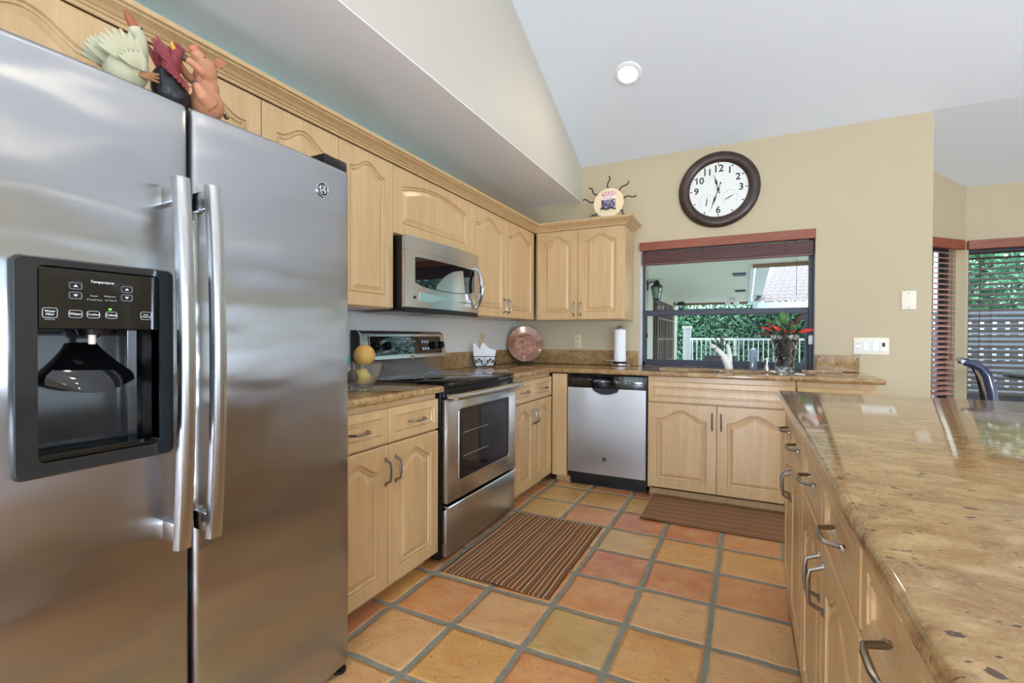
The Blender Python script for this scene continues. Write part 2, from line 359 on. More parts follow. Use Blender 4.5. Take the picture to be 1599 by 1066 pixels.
mb = MB(); mb.prism([(YF, ZS), (WB, ZS), (WB, cz(WB)+.05), (RIDGE, zr+.05), (YF, zr-1.15)], XS-.12, XS, 'x')
mb.box(XS-.12, XS, YF, -3.35, 0, ZS)
struct(mb, 'wall_left', 'fasciaw', 'beige upper left wall above the soffit')
struct(bx(WL-.1, XS, -3.35, WB, ZS-.005, ZS-.0002), 'ceiling_soffit', 'soffitw', 'low white soffit ceiling over the left cabinets')
struct(bx(WL-.1, WL, -3.35, WB, 0, 2.04), 'wall_kitchen', 'splashw', 'wall behind the left cabinets and range')
struct(bx(WL-.1, WL, -3.35, WB, 2.04, ZS-.005), 'wall_strip', 'teal', 'wall strip above the left cabinets with a teal light cast in its colour')
struct(bx(WL-.1, XS-.12, -3.45, -3.35, 0, ZS), 'wall_alcove', 'wall', 'end wall of the cabinet alcove')
# back wall with window opening
OX0, OX1, OZ0, OZ1 = .545, 1.77, .88, 1.90
mb = MB(); T = WB+.18
mb.box(WL-.1, OX0, WB, T, 0, 2.64); mb.box(OX1, XW, WB, T, 0, 2.64); mb.box(OX0, OX1, WB, T, 0, OZ0); mb.box(OX0, OX1, WB, T, OZ1, 2.64)
struct(mb, 'wall_back', 'wall', 'beige wall with the kitchen window and the clock')
struct(bx(XW-.12, XW, T, 1.085+.06, 0, 2.55), 'wall_return', 'wall', 'short beige return wall beside the breakfast nook')
# nook angled wall (45 degrees): s along the wall from (2.416,1.085)
A45 = thing('wall_nook_angle', None, None, (XW, 1.085, 0), PI/4); tag(A45, 'beige angled wall of the breakfast nook', 'wall', kind='structure')
def s_of(x): return (x-XW)*math.sqrt(2)
s0, s1, sE = s_of(2.47), s_of(2.795), s_of(2.876)
mb = MB()
mb.box(0, s0, 0, .12, 0, 2.52); mb.box(s1, sE+.02, 0, .12, 0, 2.52); mb.box(s0, s1, 0, .12, 0, .62); mb.box(s0, s1, 0, .12, 1.86, 2.52)
mb.build('panel', 'wall', A45)
mb = MB(); mb.box(2.86, 2.895, YN, YN+.12, 0, 2.4); mb.box(4.15, XR+.1, YN, YN+.12, 0, 2.4); mb.box(2.895, 4.15, YN, YN+.12, 0, .64); mb.box(2.895, 4.15, YN, YN+.12, 1.87, 2.4)
struct(mb, 'wall_nook', 'wall', 'beige breakfast nook wall with the wide window')
# right side of the room: wall with glazed doors, open glazed end behind the camera
mb = MB(); TOPS = [(YN+.1, cz(YN+.1)), (WB, cz(WB)), (RIDGE, zr), (YF, zr-1.2)]
mb.prism([(YF, 2.15), (YN+.1, 2.15)]+[(y, z+.05) for y, z in TOPS], XR, XR+.12, 'x')
for a, b in ((YF, -7.4), (-4.9, -4.6), (-1.1, YN+.1)): mb.box(XR, XR+.12, a, b, 0, 2.15)
struct(mb, 'wall_right', 'wall', 'beige right wall with glazed door openings')
mb = MB(); mb.box(XS-.1, XR+.1, YF-.12, YF, 3.2, zr-1.15); mb.box(XS-.1, XR+.1, YF-.12, YF, 2.3, 2.4)
for x in (XS, 2.1, XR): mb.box(x-.06, x+.06, YF-.12, YF, 0, 3.2)
struct(mb, 'wall_front', 'wall', 'glazed end wall of the living area')
for i, (ya, yb) in enumerate(((-7.4, -4.9), (-4.6, -1.1))):
    d = struct(MB().box(XR+.02, XR+.08, ya, ya+.06, 0, 2.15).box(XR+.02, XR+.08, yb-.06, yb, 0, 2.15).box(XR+.02, XR+.08, ya, yb, 2.09, 2.15).box(XR+.02, XR+.08, ya, yb, 0, .05).box(XR+.02, XR+.08, (ya+yb)/2-.05, (ya+yb)/2+.05, 0, 2.15), 'door_%d' % (i+1), 'frame', 'dark framed sliding glass door')
    bx(XR+.04, XR+.05, ya+.06, yb-.06, .05, 2.09).build('pane', 'pane', d)

# recessed lamps
def downlight(x, y, label):
    t = thing('recessed_light', label, 'ceiling light', (x, y, cz(y) if y > RIDGE else zr-(RIDGE-y)*.353), 0, None)
    t.rotation_euler = (-math.atan(.41) if y > RIDGE else math.atan(.353), 0, 0)
    MB().lathe([(.051, .004), (.060, -.012), (.068, -.014), (.085, -.010), (.092, -.003), (.092, .01), (.062, .01)], 40, cap=False).build('trim_ring', 'white', t)
    MB().lathe([(.001, -.022), (.020, -.020), (.036, -.015), (.046, -.008), (.050, -.002), (.050, .005), (.001, .005)], 32, cap=False).build('lamp', 'lamp', t)
    return t
downlight(.60, -.145, 'small round recessed light glowing in the white sloped ceiling')
LIGHTS_OFF = [(1.75, -2.3), (2.6, -2.3), (3.7, -2.3), (1.0, -4.4), (2.4, -4.0), (3.7, -4.0), (1.2, -6.2), (3.2, -6.2), (5.2, -2.3), (5.2, -4.2), (5.7, -.9), (5.9, -3.3)]
for k, (x, y) in enumerate(LIGHTS_OFF):
    tag(downlight(x, y, 'round recessed ceiling light out of view behind the viewer'), group='ceiling lights behind the viewer')

# unseen torchiere and globe lamps added to brighten the ceiling and soffit
for (x, y, lab) in ((5.7, -.3, 'added torchiere fill lamp by the right wall beside the nook'), (6.1, -7.2, 'added torchiere fill lamp in the far corner of the living area'), (.50, -5.3, 'added torchiere fill lamp by the left wall behind the viewer')):
    t = thing('fill_torchiere', lab, 'lamp', (x, y, 0))
    MB().lathe([(.001, FL), (.15, FL), (.15, FL+.02), (.02, FL+.03), (.001, FL+.03)], 32).build('base', 'white', t)
    MB().tube([(0, 0, FL+.03), (0, 0, 1.66)], .013, 12).build('pole', 'white', t)
    MB().lathe([(.001, 1.655), (.05, 1.66), (.13, 1.70), (.19, 1.76), (.186, 1.762), (.12, 1.71), (.04, 1.672), (.001, 1.67)], 40).build('lamp_shade', 'white', t)
    MB().lathe([(.001, 1.735), (.14, 1.735), (.14, 1.74), (.001, 1.74)], 32).build('bulb', 'upfill', t)
for (x, y, z, lab) in ((3.7, -3.5, 1.15, 'added globe fill lamp beside the island out of view'), (3.8, -6.0, 1.2, 'added globe fill lamp behind the viewer at right'), (1.25, -5.3, .48, 'added globe fill lamp straight behind the viewer')):  # globes added out of view as broad fill light
    t = thing('fill_globe', lab, 'lamp', (x, y, 0))
    MB().lathe([(.001, FL), (.15, FL), (.15, FL+.02), (.02, FL+.03), (.001, FL+.03)], 32).build('base', 'white', t)
    MB().tube([(0, 0, FL+.03), (0, 0, z-.19)], .013, 12).build('pole', 'white', t)
    MB().ball((0, 0, z), .20, 32).build('globe', 'globe', t)
# ---------------------------------------------------------------- cabinet doors and drawers
def door_mesh(w, h, style='arch', rail=.058, t=.019):
    rx = min(rail, w*.24); rz = min(rail, h*.26); x0, x1, z0, z1 = rx, w-rx, rz, h-rz
    NT_ = 36; hw, cx_ = (x1-x0)/2, (x0+x1)/2
    rise = {'arch': min(.062, .15*(x1-x0)+.012), 'brow': .05, 'rect': 0}[style]; zb = z1-rise+(.012 if rise else 0)
    us = [1-2*i/NT_ for i in range(NT_+1)] if rise else [1, -1]
    K = lambda u: 0 if not rise else (0.5+0.5*math.cos(PI*min(1, abs(u)/.86)))**.85 if style == 'arch' else 1-u*u
    inset = lambda d: [(x0+d, z0+d), (x1-d, z0+d)]+[(cx_+u*(hw-d), zb+rise*K(u)-d) for u in us]
    outl = [(0, 0), (w, 0)]+[(w/2+u*w/2, h) for u in us]
    mb = MB()
    R = []
    P = lambda pts, y: [(p[0], y, p[1]) for p in pts]
    R.append(P(outl, t)); R.append(P(outl, .004))
    R.append([(p[0]+(.004 if p[0] < 1e-6 else -.004 if p[0] > w-1e-6 else 0), 0, p[1]+(.004 if p[1] < 1e-6 else -.004)) for p in outl])
    for d, y in ((0, 0), (.0035, .0078), (.0065, .008), (.0095, .0025), (.0135, .0025), (.0165, .008), (.0205, .0084), (.040, .0012)):
        if d*2.4 < min(x1-x0, z1-z0-(.05 if style != 'rect' else 0)): R.append(P(inset(d), y))
    mb.rings(R); return mb
def pull(parent, x, z, vertical=True, L=.105, name='handle'):
    p = [(-.5*L, .002), (-.46*L, -.004), (-.36*L, -.027), (-.18*L, -.030), (.18*L, -.030), (.36*L, -.027), (.46*L, -.004), (.5*L, .002)]
    f = (lambda s, y: (0, y, s)) if vertical else (lambda s, y: (s, y, 0))
    mb = MB(); mb.tube([f(s, y) for s, y in p], [.0055, .0055, .0048, .0052, .0052, .0048, .0055, .0055], 8)
    for s in (-1, 1):
        mb.tube([f(s*.45*L, -.0015), f(s*.58*L, -.0015)], [.006, .003], 8, flat=(1, 1))
    return mb.build(name, 'nickel', parent, (x, 0, z))
def cabinet(name, label, cat, loc, rz, w, z0, z1, depth, doors=(), drawers=(), toe=False, hollow=False):
    c = thing(name, label, cat, loc, rz)
    mb = MB()
    if hollow: mb.box(0, .018, .021, depth, z0, z1).box(w-.018, w, .021, depth, z0, z1).box(.018, w-.018, .021, depth, z0, z0+.018).box(.018, w-.018, depth-.01, depth, z0, z1).box(.018, w-.018, .021, .035, z0, z1)
    else: mb.box(0, w, .021, depth, z0, z1, .001)
    if toe: mb.box(.002, w-.002, .085, depth, FL, z0)
    mb.build('body', 'maple', c, smooth=False)
    for nm, items in (('door', doors), ('drawer', drawers)):
        for (x0, x1, a, b, style, pulls) in items:
            d = door_mesh(x1-x0, b-a, style, rail=.058 if nm == 'door' else .034).build(nm, 'maple', c, (x0, 0, a), ang=14)
            for (px, pz, vert) in pulls: pull(d, px-x0, pz-a, vert)
    return c
G = .0015
PZ = PI/2
# left base cabinet between fridge and range (front faces +X)
Y0 = -2.205
def ly(y): return y-Y0
cabinet('base_cabinet', 'maple base cabinet between the refrigerator and the range', 'cabinet', (0, Y0, 0), PZ, .715, .1, .879, .598,
    [(ly(-2.198), ly(-1.8465), .109, .700, 'arch', [(ly(-1.868), .594, True)]), (ly(-1.8435), ly(-1.4935), .109, .700, 'arch', [(ly(-1.806), .594, True)])],
    [(ly(-2.198), ly(-1.8465), .708, .852, 'rect', [(ly(-2.02), .778, False)]), (ly(-1.8435), ly(-1.4935), .708, .852, 'rect', [(ly(-1.66), .778, False)])], True)
Y0 = -.690
cabinet('base_cabinet', 'maple base cabinet between the range and the corner', 'cabinet', (0, Y0, 0), PZ, .688, .1, .879, .598,
    [(ly(-.6745), ly(-.3335), .109, .700, 'arch', [(ly(-.36), .594, True)]), (ly(-.3305), ly(-.003), .109, .700, 'arch', [(ly(-.30), .594, True)])],
    [(ly(-.6745), ly(-.3335), .708, .852, 'rect', [(ly(-.50), .778, False)]), (ly(-.3305), ly(-.003), .708, .852, 'rect', [(ly(-.165), .778, False)])], True)
c = thing('filler_panel', 'plain maple corner panel left of the dishwasher', 'cabinet panel', (0, 0, 0))
MB().box(.003, .121, .002, .55, .1, .872, .001).box(.01, .121, .08, .55, FL, .1).build('panel', 'maple', c, smooth=False)
cabinet('sink_cabinet', 'maple sink base cabinet under the kitchen window', 'cabinet', (.7165, 0, 0), 0, .892, .1, .879, .598,
    [(0.002, .4425, .112, .698, 'arch', [(.417, .592, True)]), (.4455, .889, .112, .698, 'arch', [(.471, .592, True)])],
    [(0.002, .889, .706, .846, 'rect', [])], True, True)
cabinet('end_cabinet', 'narrow maple base cabinet at the right end of the window counter', 'cabinet', (1.612, 0, 0), 0, .40, .1, .879, .598,
    [(.003, .397, .112, .698, 'arch', [(.03, .592, True)])], [(.003, .397, .706, .846, 'rect', [(.2, .775, False)])], True)
# uppers on the left wall
UX, UZ0, UZ1, UT = -.265, 1.288, 2.03, 2.016
Y0 = -3.08
cabinet('upper_cabinet', 'maple cabinet above the refrigerator, behind the animal figurines', 'cabinet', (UX, Y0, 0), PZ, .852, 1.735, UZ1, .333,
    [(ly(-3.075), ly(-2.6535), 1.74, UT, 'arch', []), (ly(-2.6505), ly(-2.2285), 1.74, UT, 'arch', [])])
Y0 = -2.2265
cabinet('upper_cabinet', 'tall maple upper cabinet between refrigerator and microwave', 'cabinet', (UX, Y0, 0), PZ, .7205, UZ0, UZ1, .333,
    [(ly(-2.2255), ly(-1.862), UZ0+.004, UT, 'arch', []), (ly(-1.859), ly(-1.5075), UZ0+.004, UT, 'arch', [])])
Y0 = -1.505
cabinet('upper_cabinet', 'short maple cabinet with one arched door above the microwave', 'cabinet', (UX, Y0, 0), PZ, .752, 1.668, UZ1, .333,
    [(ly(-1.503), ly(-.755), 1.672, UT, 'brow', [])])
Y0 = -.752
cabinet('upper_cabinet', 'maple two-door upper cabinet between microwave and corner', 'cabinet', (UX, Y0, 0), PZ, 1.02, UZ0, UZ1, .333,
    [(ly(-.750), ly(-.2665), UZ0+.004, UT, 'arch', [(ly(-.30), 1.375, True)]), (ly(-.2635), ly(.256), UZ0+.004, UT, 'arch', [(ly(-.23), 1.375, True)])])
cabinet('upper_cabinet', 'maple two-door upper cabinet on the wall left of the window', 'cabinet', (-.262, .27, 0), 0, .752, UZ0, UZ1, .331,
    [(.018, .3705, UZ0+.004, UT, 'arch', [(.344, 1.375, True)]), (.3735, .742, UZ0+.004, UT, 'arch', [(.40, 1.375, True)])])
# crown moulding along the uppers
prof = [(.0, 2.018), (.006, 2.018), (.008, 2.028), (.014, 2.030), (.016, 2.036), (.022, 2.038), (.030, 2.046), (.044, 2.054), (.050, 2.056), (.052, 2.062), (.062, 2.064), (.064, 2.078), (.0, 2.078)]
mb = MB(); R = []
for st in range(4):
    row = []
    for o, z in prof:
        row.append([(UX+o, -3.08, z), (UX+o, .27-o, z), (.49+o, .27-o, z), (.49+o, WB-.002, z)][st])
    R.append(row)
mb.rings(R); cr = mb.build('crown_molding', 'maple', smooth=False); tag(cr, 'stepped maple crown moulding running along the tops of the upper cabinets', 'moulding')
mb = MB(); mb.box(UX-.33, UX, -3.08, .27, 2.032, 2.045); mb.box(UX-.33, .49, .271, WB-.002, 2.032, 2.045); mb.build('top_board', 'maple', cr, smooth=False)

# ---------------------------------------------------------------- counters
CT, CB = .915, .880
def slab(name, outline, label, holes=(), cat='countertop'):
    mb = MB(); bm = mb.bm; loops = []
    for L in (outline,)+tuple(holes):
        vs = [bm.verts.new((x, y, CT)) for x, y in L]; loops.append([bm.edges.new((vs[i], vs[(i+1) % len(vs)])) for i in range(len(vs))])
    bmesh.ops.triangle_fill(bm, edges=[e for l in loops for e in l], use_beauty=True)
    r = bmesh.ops.extrude_face_region(bm, geom=bm.faces[:])
    for g in r['geom']:
        if isinstance(g, bmesh.types.BMVert): g.co.z = CB
    bm.edges.ensure_lookup_table()
    bmesh.ops.recalc_face_normals(bm, faces=bm.faces[:])
    es = [e for e in bm.edges if len(e.link_faces) == 2 and e.calc_face_angle(0) > 1.2 and abs(e.verts[0].co.z-e.verts[1].co.z) < 1e-5]
    bmesh.ops.bevel(bm, geom=es, offset=.012, segments=3, profile=.5, affect='EDGES', clamp_overlap=True)
    return tag(mb.build(name, 'granite', ang=40), label, cat)
XO = .022
slab('countertop', [(WL, -2.205), (XO, -2.205), (XO, -1.478), (WL, -1.478)], 'granite countertop piece between refrigerator and range')
def oval(cx, cy, a, b, n=40, e=2.6):
    return [(cx+a*math.copysign(abs(math.cos(t))**(2/e), math.cos(t)), cy+b*math.copysign(abs(math.sin(t))**(2/e), math.sin(t))) for t in [2*PI*i/n for i in range(n)]]
bowlA, bowlB = oval(.955, .225, .185, .175), oval(1.335, .215, .165, .155)
slab('countertop', [(WL, -.70), (XO, -.70), (XO, -.022), (2.048, -.022), (2.048, WB-.001), (1.769, WB-.001), (1.769, .70), (.546, .70), (.546, WB-.001), (WL, WB-.001)],
     'long granite countertop in the corner and under the window, with sink cut-outs', (bowlA, bowlB))
s = thing('sink', 'white undermount double sink in the granite under the window', 'sink', (0, 0, 0))
for pts in (bowlA, bowlB):
    c0 = Vector((sum(p[0] for p in pts)/len(pts), sum(p[1] for p in pts)/len(pts)))
    sc = lambda k, z: [(c0.x+(p[0]-c0.x)*k, c0.y+(p[1]-c0.y)*k, z) for p in pts]
    MB().rings([sc(1.06, .879), sc(1.0, .879), sc(.97, .80), sc(.88, .73), sc(.2, .72), sc(.2, .71), sc(.9, .715), sc(1.06, .80)], cap0=False, cap1=False).build('basin', 'sinkw', s)
tag(bx(WL+.001, WL+.021, -.70, WB-.022, CT+.0005, 1.035, .002).build('backsplash', 'granite', ang=30), 'low granite backsplash strip on the left wall by the range', 'backsplash')
tag(bx(WL+.022, .530, WB-.021, WB-.001, CT+.0005, 1.037, .002).build('backsplash', 'granite', ang=30), 'low granite backsplash strip behind copper plate and paper towels', 'backsplash')
tag(bx(1.778, 2.03, WB-.021, WB-.001, CT+.0005, 1.030, .002).build('backsplash', 'granite', ang=30), 'short granite backsplash piece right of the window', 'backsplash')
tag(bx(1.668, 1.90, .36, .55, CT+.0005, CT+.016, .003).build('cutting_board', 'granite', ang=30), 'thin granite board lying right of the sink', 'board')
# island
slab('island_countertop', [(1.455, -.97), (1.475, -.95), (2.75, -.95), (2.75, -3.95), (1.455, -3.95)], 'large speckled granite island top in the right foreground')
IB = [-.985, -1.285, -1.692, -2.098, -2.50, -2.905, -3.31]
for u in range(3):
    y_a, y_m, y_b = IB[2*u], IB[2*u+1], IB[2*u+2]
    L1, L2 = y_a-y_m, y_a-y_b
    cabinet('island_cabinet', ['maple island cabinet unit at the far end nearest the sink', 'maple island cabinet unit in the middle of the island', 'maple island cabinet unit in the foreground beside the viewer'][u], 'cabinet',
        (1.485, y_a, 0), -PZ, L2-.003, .1, .879, .60,
        [(.003, L1-.0015, .109, .690, 'arch', [(L1-.032, .59, True)]), (L1+.0015, L2-.006, .109, .690, 'arch', [(L1+.032, .59, True)])],
        [(.003, L1-.0015, .70, .846, 'rect', [(L1/2, .772, False)]), (L1+.0015, L2-.006, .70, .846, 'rect', [((L1+L2)/2, .772, False)])], True)
c = thing('island_cabinet', 'maple back half of the island under the granite top', 'cabinet', (0, 0, 0))
bx(2.09, 2.30, -3.4, -.99, FL, .879, .002).build('panel', 'maple', c, smooth=False)

# ---------------------------------------------------------------- refrigerator
FX, FZ = .153, 1.693
fr = thing('refrigerator', 'large stainless side-by-side refrigerator with ice dispenser in the left foreground', 'refrigerator', (0, 0, 0))
bx(-.56, .066, -3.115, -2.231, .04, 1.672, .006, 2).build('cabinet_shell', 'bezel', fr)
bx(.0, .09, -3.10, -2.245, .042, .061).build('kick_plate', 'black', fr)
def fridge_door(name, ya, yb, hole=None):
    E = [0, .0015, .004, .008, .014]
    ys = [ya+e for e in E]+[yb-e for e in E]; zs = [.062+e for e in E]+[FZ-e for e in E]
    ys += [ya+.014+(yb-ya-.028)*i/12 for i in range(1, 12)]
    if hole: ys += [hole[0], hole[1]]; zs += [hole[2], hole[3]]
    ys = sorted(set(round(v, 5) for v in ys)); zs = sorted(set(round(v, 5) for v in zs))
    def X(y, z):
        u = (y-(ya+yb)/2)/((yb-ya)/2); b = FX-.007*u*u; R = .014; d = 0
        for q in (min(y-ya, yb-y), min(z-.062, FZ-z)):
            if q < R: d += R-math.sqrt(max(0, R*R-(R-q)**2))
        return b-min(d, R)
    mb = MB(); bm = mb.bm; V = {(y, z): bm.verts.new((X(y, z), y, z)) for y in ys for z in zs}
    for a, b in zip(ys, ys[1:]):
        for c_, d in zip(zs, zs[1:]):
            if hole and a >= hole[0]-1e-6 and b <= hole[1]+1e-6 and c_ >= hole[2]-1e-6 and d <= hole[3]+1e-6: continue
            bm.faces.new((V[a, c_], V[b, c_], V[b, d], V[a, d]))
    ed = [e for e in bm.edges if len(e.link_faces) == 1]
    r = bmesh.ops.extrude_edge_only(bm, edges=ed)
    for g in r['geom']:
        if isinstance(g, bmesh.types.BMVert): g.co.x = .072
    return mb.build(name, 'fridge', fr, ang=30)
H = (-2.99, -2.786, .913, 1.282)
fd = fridge_door('freezer_door', -3.118, -2.7145, H); rd = fridge_door('refrigerator_door', -2.7055, -2.210)
bx(.068, .088, -2.7145, -2.7055, .06, 1.69).build('gap_seal', 'black', fr)
# handles
def fridge_handle(yc, lab):
    zs = [.676+(1.502-.676)*i/18 for i in range(19)]
    rings = []
    for z in zs:
        u = (z-1.089)/.413; xf = .222-.020*u*u; hw = .0165
        sec = [(-hw, -.012), (-hw, .0), (-hw*.8, .006), (-hw*.3, .009), (hw*.3, .009), (hw*.8, .006), (hw, 0), (hw, -.012)]
        rings.append([(xf+b, yc+a, z) for a, b in sec])
    mb = MB(); mb.rings(rings); h = mb.build('handle', 'steel_x', fr, ang=40); h['label'] = lab
    for a, b in ((.69, .735), (1.445, 1.49)):
        bx(.140, .196, yc-.015, yc+.008, a, b, .004, 2).build('handle_mount', 'chrome', h)
fridge_handle(-2.760, 'left bowed steel handle'); fridge_handle(-2.690, 'right bowed steel handle')
# badge
bd = MB().lathe([(.001, 0), (.019, 0), (.022, .001), (.022, .006), (.019, .006), (.0175, .003), (.001, .003)], 40).build('badge', 'chrome', fr, (FX-.0035, -2.327, 1.603), (0, PI/2, 0))
def ge_badge(parent, r, dark=True):
    t = 0
    MB().lathe([(.001, .0031), (r*.74, .0031), (r*.74, .0040), (.001, .0040)], 32).build('badge_ground', 'ink', parent)
ge_badge(bd, .0235)
o = text('monogram', 'GE', .019, 'print', bd, (0, 0, .0046), (0, 0, PI/2), extr=.0004)
for k in range(4):
    a = k*PI/2+.5; MB().tube([(.0125*math.cos(a+t*.22)*(1+.04*math.sin(t*1.6)), .0125*math.sin(a+t*.22), .0045) for t in range(6)], .0011, 6).build('scroll', 'print', bd)
# hinge covers and foot
bx(.0, .112, -2.285, -2.185, 1.6945, 1.738, .006, 2).build('hinge_cover', 'black', fr)
bx(.0, .118, -3.12, -3.025, 1.6945, 1.745, .012, 2).build('hinge_cover', 'black', fr)
MB().lathe([(.018, FL), (.022, FL+.003), (.022, FL+.012), (.012, FL+.016), (.010, .064)], 20, (.125, -2.235, 0)).build('foot', 'black', fr)
# dispenser
dp = MB()
def rrect(y0, y1, z0, z1, r, n=5):
    pts = []
    for cx_, cz_, a0 in ((y1-r, z1-r, 0), (y0+r, z1-r, PI/2), (y0+r, z0+r, PI), (y1-r, z0+r, 1.5*PI)):
        for i in range(n+1): pts.append((cx_+r*math.cos(a0+i*PI/2/n), cz_+r*math.sin(a0+i*PI/2/n)))
    return pts
o0, o1 = rrect(-3.023, -2.758, .888, 1.296, .014), rrect(-2.9885, -2.7875, .915, 1.2805, .010)
dp.rings([[(FX-.006, y, z) for y, z in o0], [(FX+.010, y, z) for y, z in o0], [(FX+.015, y, z) for y, z in rrect(-3.019, -2.762, .892, 1.292, .012)], [(FX+.014, y, z) for y, z in o1], [(FX-.02, y, z) for y, z in o1]], cap0=False, cap1=False)
dp = dp.build('dispenser', 'bezel', fr, ang=40); dp['label'] = 'dark grey ice and water dispenser'
YA, YB = -2.9885, -2.7875
mb = MB(); a, b, c0, d = YA, YB, .915, 1.163
n = 14; arcs = [(a+(b-a)*i/n) for i in range(n+1)]
back = lambda y: .050+.022*(2*(y-(a+b)/2)/(b-a))**2
for i in range(n):
    y, y2 = arcs[i], arcs[i+1]
    mb.face([(back(y), y, c0), (back(y2), y2, c0), (back(y2), y2, d), (back(y), y, d)])
    mb.face([(back(y), y, c0), (FX+.01, y, c0), (FX+.01, y2, c0), (back(y2), y2, c0)])
    mb.face([(back(y), y, d), (FX+.01, y, d), (FX+.01, y2, d), (back(y2), y2, d)])
for y in (a, b): mb.face([(back(y), y, c0), (FX+.01, y, c0), (FX+.01, y, d), (back(y), y, d)])
mb.build('niche', 'cavity', dp)
bx(.09, FX+.012, YA+.0005, YB-.0005, 1.163, 1.2795, .002).build('control_panel', 'gloss', dp)
# paddle (curved skirt)
R = []
for k in range(9):
    f = k/8; z = 1.135-.092*f+.012*f*f; wd = .024+.050*min(1, f*1.25)**1.3
    R.append([(.062+.042*math.sin(PI*.5*f)+.020*math.cos(PI*.5*u)*f+.012, -2.888+wd*u, z-.02*f*math.cos(PI*.5*u)) for u in [-1+2*j/14 for j in range(15)]])
mb = MB(); mb.rings(R, closed=False, cap0=False, cap1=False); mb.build('paddle', 'gloss', dp, thick=.004)
MB().lathe([(.001, 1.133), (.0055, 1.133), (.0065, 1.138), (.0065, 1.163), (.001, 1.163)], 16, (.122, -2.890, 0)).build('water_nozzle', 'plate', dp)
MB().lathe([(.001, 1.152), (.030, 1.152), (.034, 1.163), (.001, 1.163)], 24, (.105, -2.875, 0)).build('ice_chute', 'black', dp)
mb = MB(); mb.box(.075, FX+.004, YA+.004, YB-.004, .9155, .921)
for k in range(7): mb.box(.085+k*.009, .088+k*.009, YA+.008, YB-.008, .921, .9245)
mb.build('drip_tray', 'gloss', dp)
PX = FX+.0125
def px2(x, y):                       # picture position on the control panel -> (Y, Z)
    d = fw+(x-799.5)/F_PX*r2-(y-533)/F_PX*u2; t = (PX-CAM.x)/d.x; q = CAM+d*t; return q.y, q.z
def ptxt(x, y, s, size, nm='lettering', mt_='print'):
    yy, zz = px2(x, y); text(nm, s, size, mt_, dp, (PX, yy, zz), RX)
ptxt(160, 441, 'Temperature', .0072); ptxt(147, 462, 'Freezer', .0040, mt_='greyprint'); ptxt(172, 463, 'Refrigerator', .0040, mt_='greyprint')
ptxt(148, 468, '0° Actual Temp', .0038, mt_='greyprint'); ptxt(173, 469, 'Set Temp 37', .0038, mt_='greyprint')
ptxt(78, 488, 'Water\nFilter', .0058); ptxt(118, 490, 'Water', .0068); ptxt(146, 491, 'Crushed', .0058); ptxt(174, 492, 'Cubed', .0066); ptxt(228, 493, 'Lock\nControls', .0045)
ptxt(78, 497, 'Reset\nHold 3 sec', .0034, mt_='greyprint')
def outline(y, z, w_, h_, nm='button', r=.0006):
    pts = rrect(y-w_/2, y+w_/2, z-h_/2, z+h_/2, .0035, 3); mb = MB(); P_ = [(PX, p, q) for p, q in pts]
    mb.tube(P_+[P_[0]], r, 5); return mb.build(nm, 'greyprint', dp)
for x, y, w_, h_ in ((78, 488, .021, .018), (118, 490, .020, .014), (146, 491, .020, .013), (174, 492, .019, .013), (228, 493, .020, .016)): outline(*px2(x, y), w_, h_)
for x, ys_ in ((118, (446, 461)), (198, (452, 465))):
    for i, y in enumerate(ys_):
        yy, zz = px2(x, y)
        bk = bx(PX-.002, PX+.0004, yy-.011, yy+.011, zz-.0075, zz+.0075).build('key_pad', 'black', dp); outline(yy, zz, .019, .0125)
        s_ = 1 if i == 0 else -1
        MB().prism([(yy-.0035, zz-.002*s_), (yy+.0035, zz-.002*s_), (yy, zz+.0025*s_)], PX, PX+.001, 'x').build('arrow', 'print', dp)
yy, zz = px2(172, 483); bx(PX-.001, PX+.0005, yy-.0022, yy+.0022, zz-.0014, zz+.0014).build('indicator_light', 'led', dp)

# ---------------------------------------------------------------- animal figurines on the refrigerator
FT = 1.673
gz = thing('goose_figurine', 'pale goose figurine with brown bill raised, on the refrigerator at left', 'figurine', (.088, -2.805, FZ+.001)); gz.scale = (.72,)*3
mb = MB(); mb.ball((0, 0, .075), (.045, .05, .068)); mb.ball((0, -.02, .05), (.045, .05, .05))
mb.tube([(0, .015, .10), (.004, .028, .145), (.004, .026, .178), (.002, .016, .195)], [.032, .021, .018, .019], 14); mb.ball((.003, .016, .196), (.019, .021, .02))
mb.build('body', 'goose', gz, remesh=.004, iters=5)
MB().tube([(.004, .012, .203), (.006, -.006, .226), (.006, -.016, .240)], [.015, .011, .004], 12).build('bill', 'beak', gz)
MB().ball((.019, .022, .203), .0035, 8).build('eye', 'ink', gz)
for sgn, nm in ((1, 'wing'), (-1, 'wing')):
    mb = MB()
    for k in range(8):
        th = math.radians(96+11*k); L = .085+.012*math.sin(k*.5); mb.leaf((.040*sgn, .004-.004*k, .070), (.050*sgn, .004-.004*k+L*math.cos(th), .070+L*math.sin(th)), .024, (1, 0, .1), 5, .06)
    for k in range(6):
        th = math.radians(104+13*k); L = .055; mb.leaf((.050*sgn, .012-.003*k, .060), (.058*sgn, .012-.003*k+L*math.cos(th), .060+L*math.sin(th)), .020, (1, 0, .1), 5, .06)
    mb.build(nm, 'goose', gz, thick=.004)
mb = MB()
for k in range(6): th = math.radians(100+13*k); mb.leaf((0, -.045, .06), (-.012+.005*k, -.045+.075*math.cos(th), .06+.085*math.sin(th)), .026, (1, 0, 0), 5, .06)
mb.build('tail', 'goose', gz, thick=.004)
for yo, nm in ((.005, 'foot'),):
    mb = MB()
    for k in (-1, 0, 1): mb.tube([(.03, yo, .052), (.055, yo+.022+.004*k, .05+.008*k), (.06, yo+.045, .052+.012*k)], [.009, .006, .003], 8)
    mb.build('foot', 'foot', gz)
ro = thing('rooster_figurine', 'dark red and black rooster figurine between the goose and the pig', 'figurine', (.088, -2.728, FZ+.001)); ro.scale = (.70,)*3
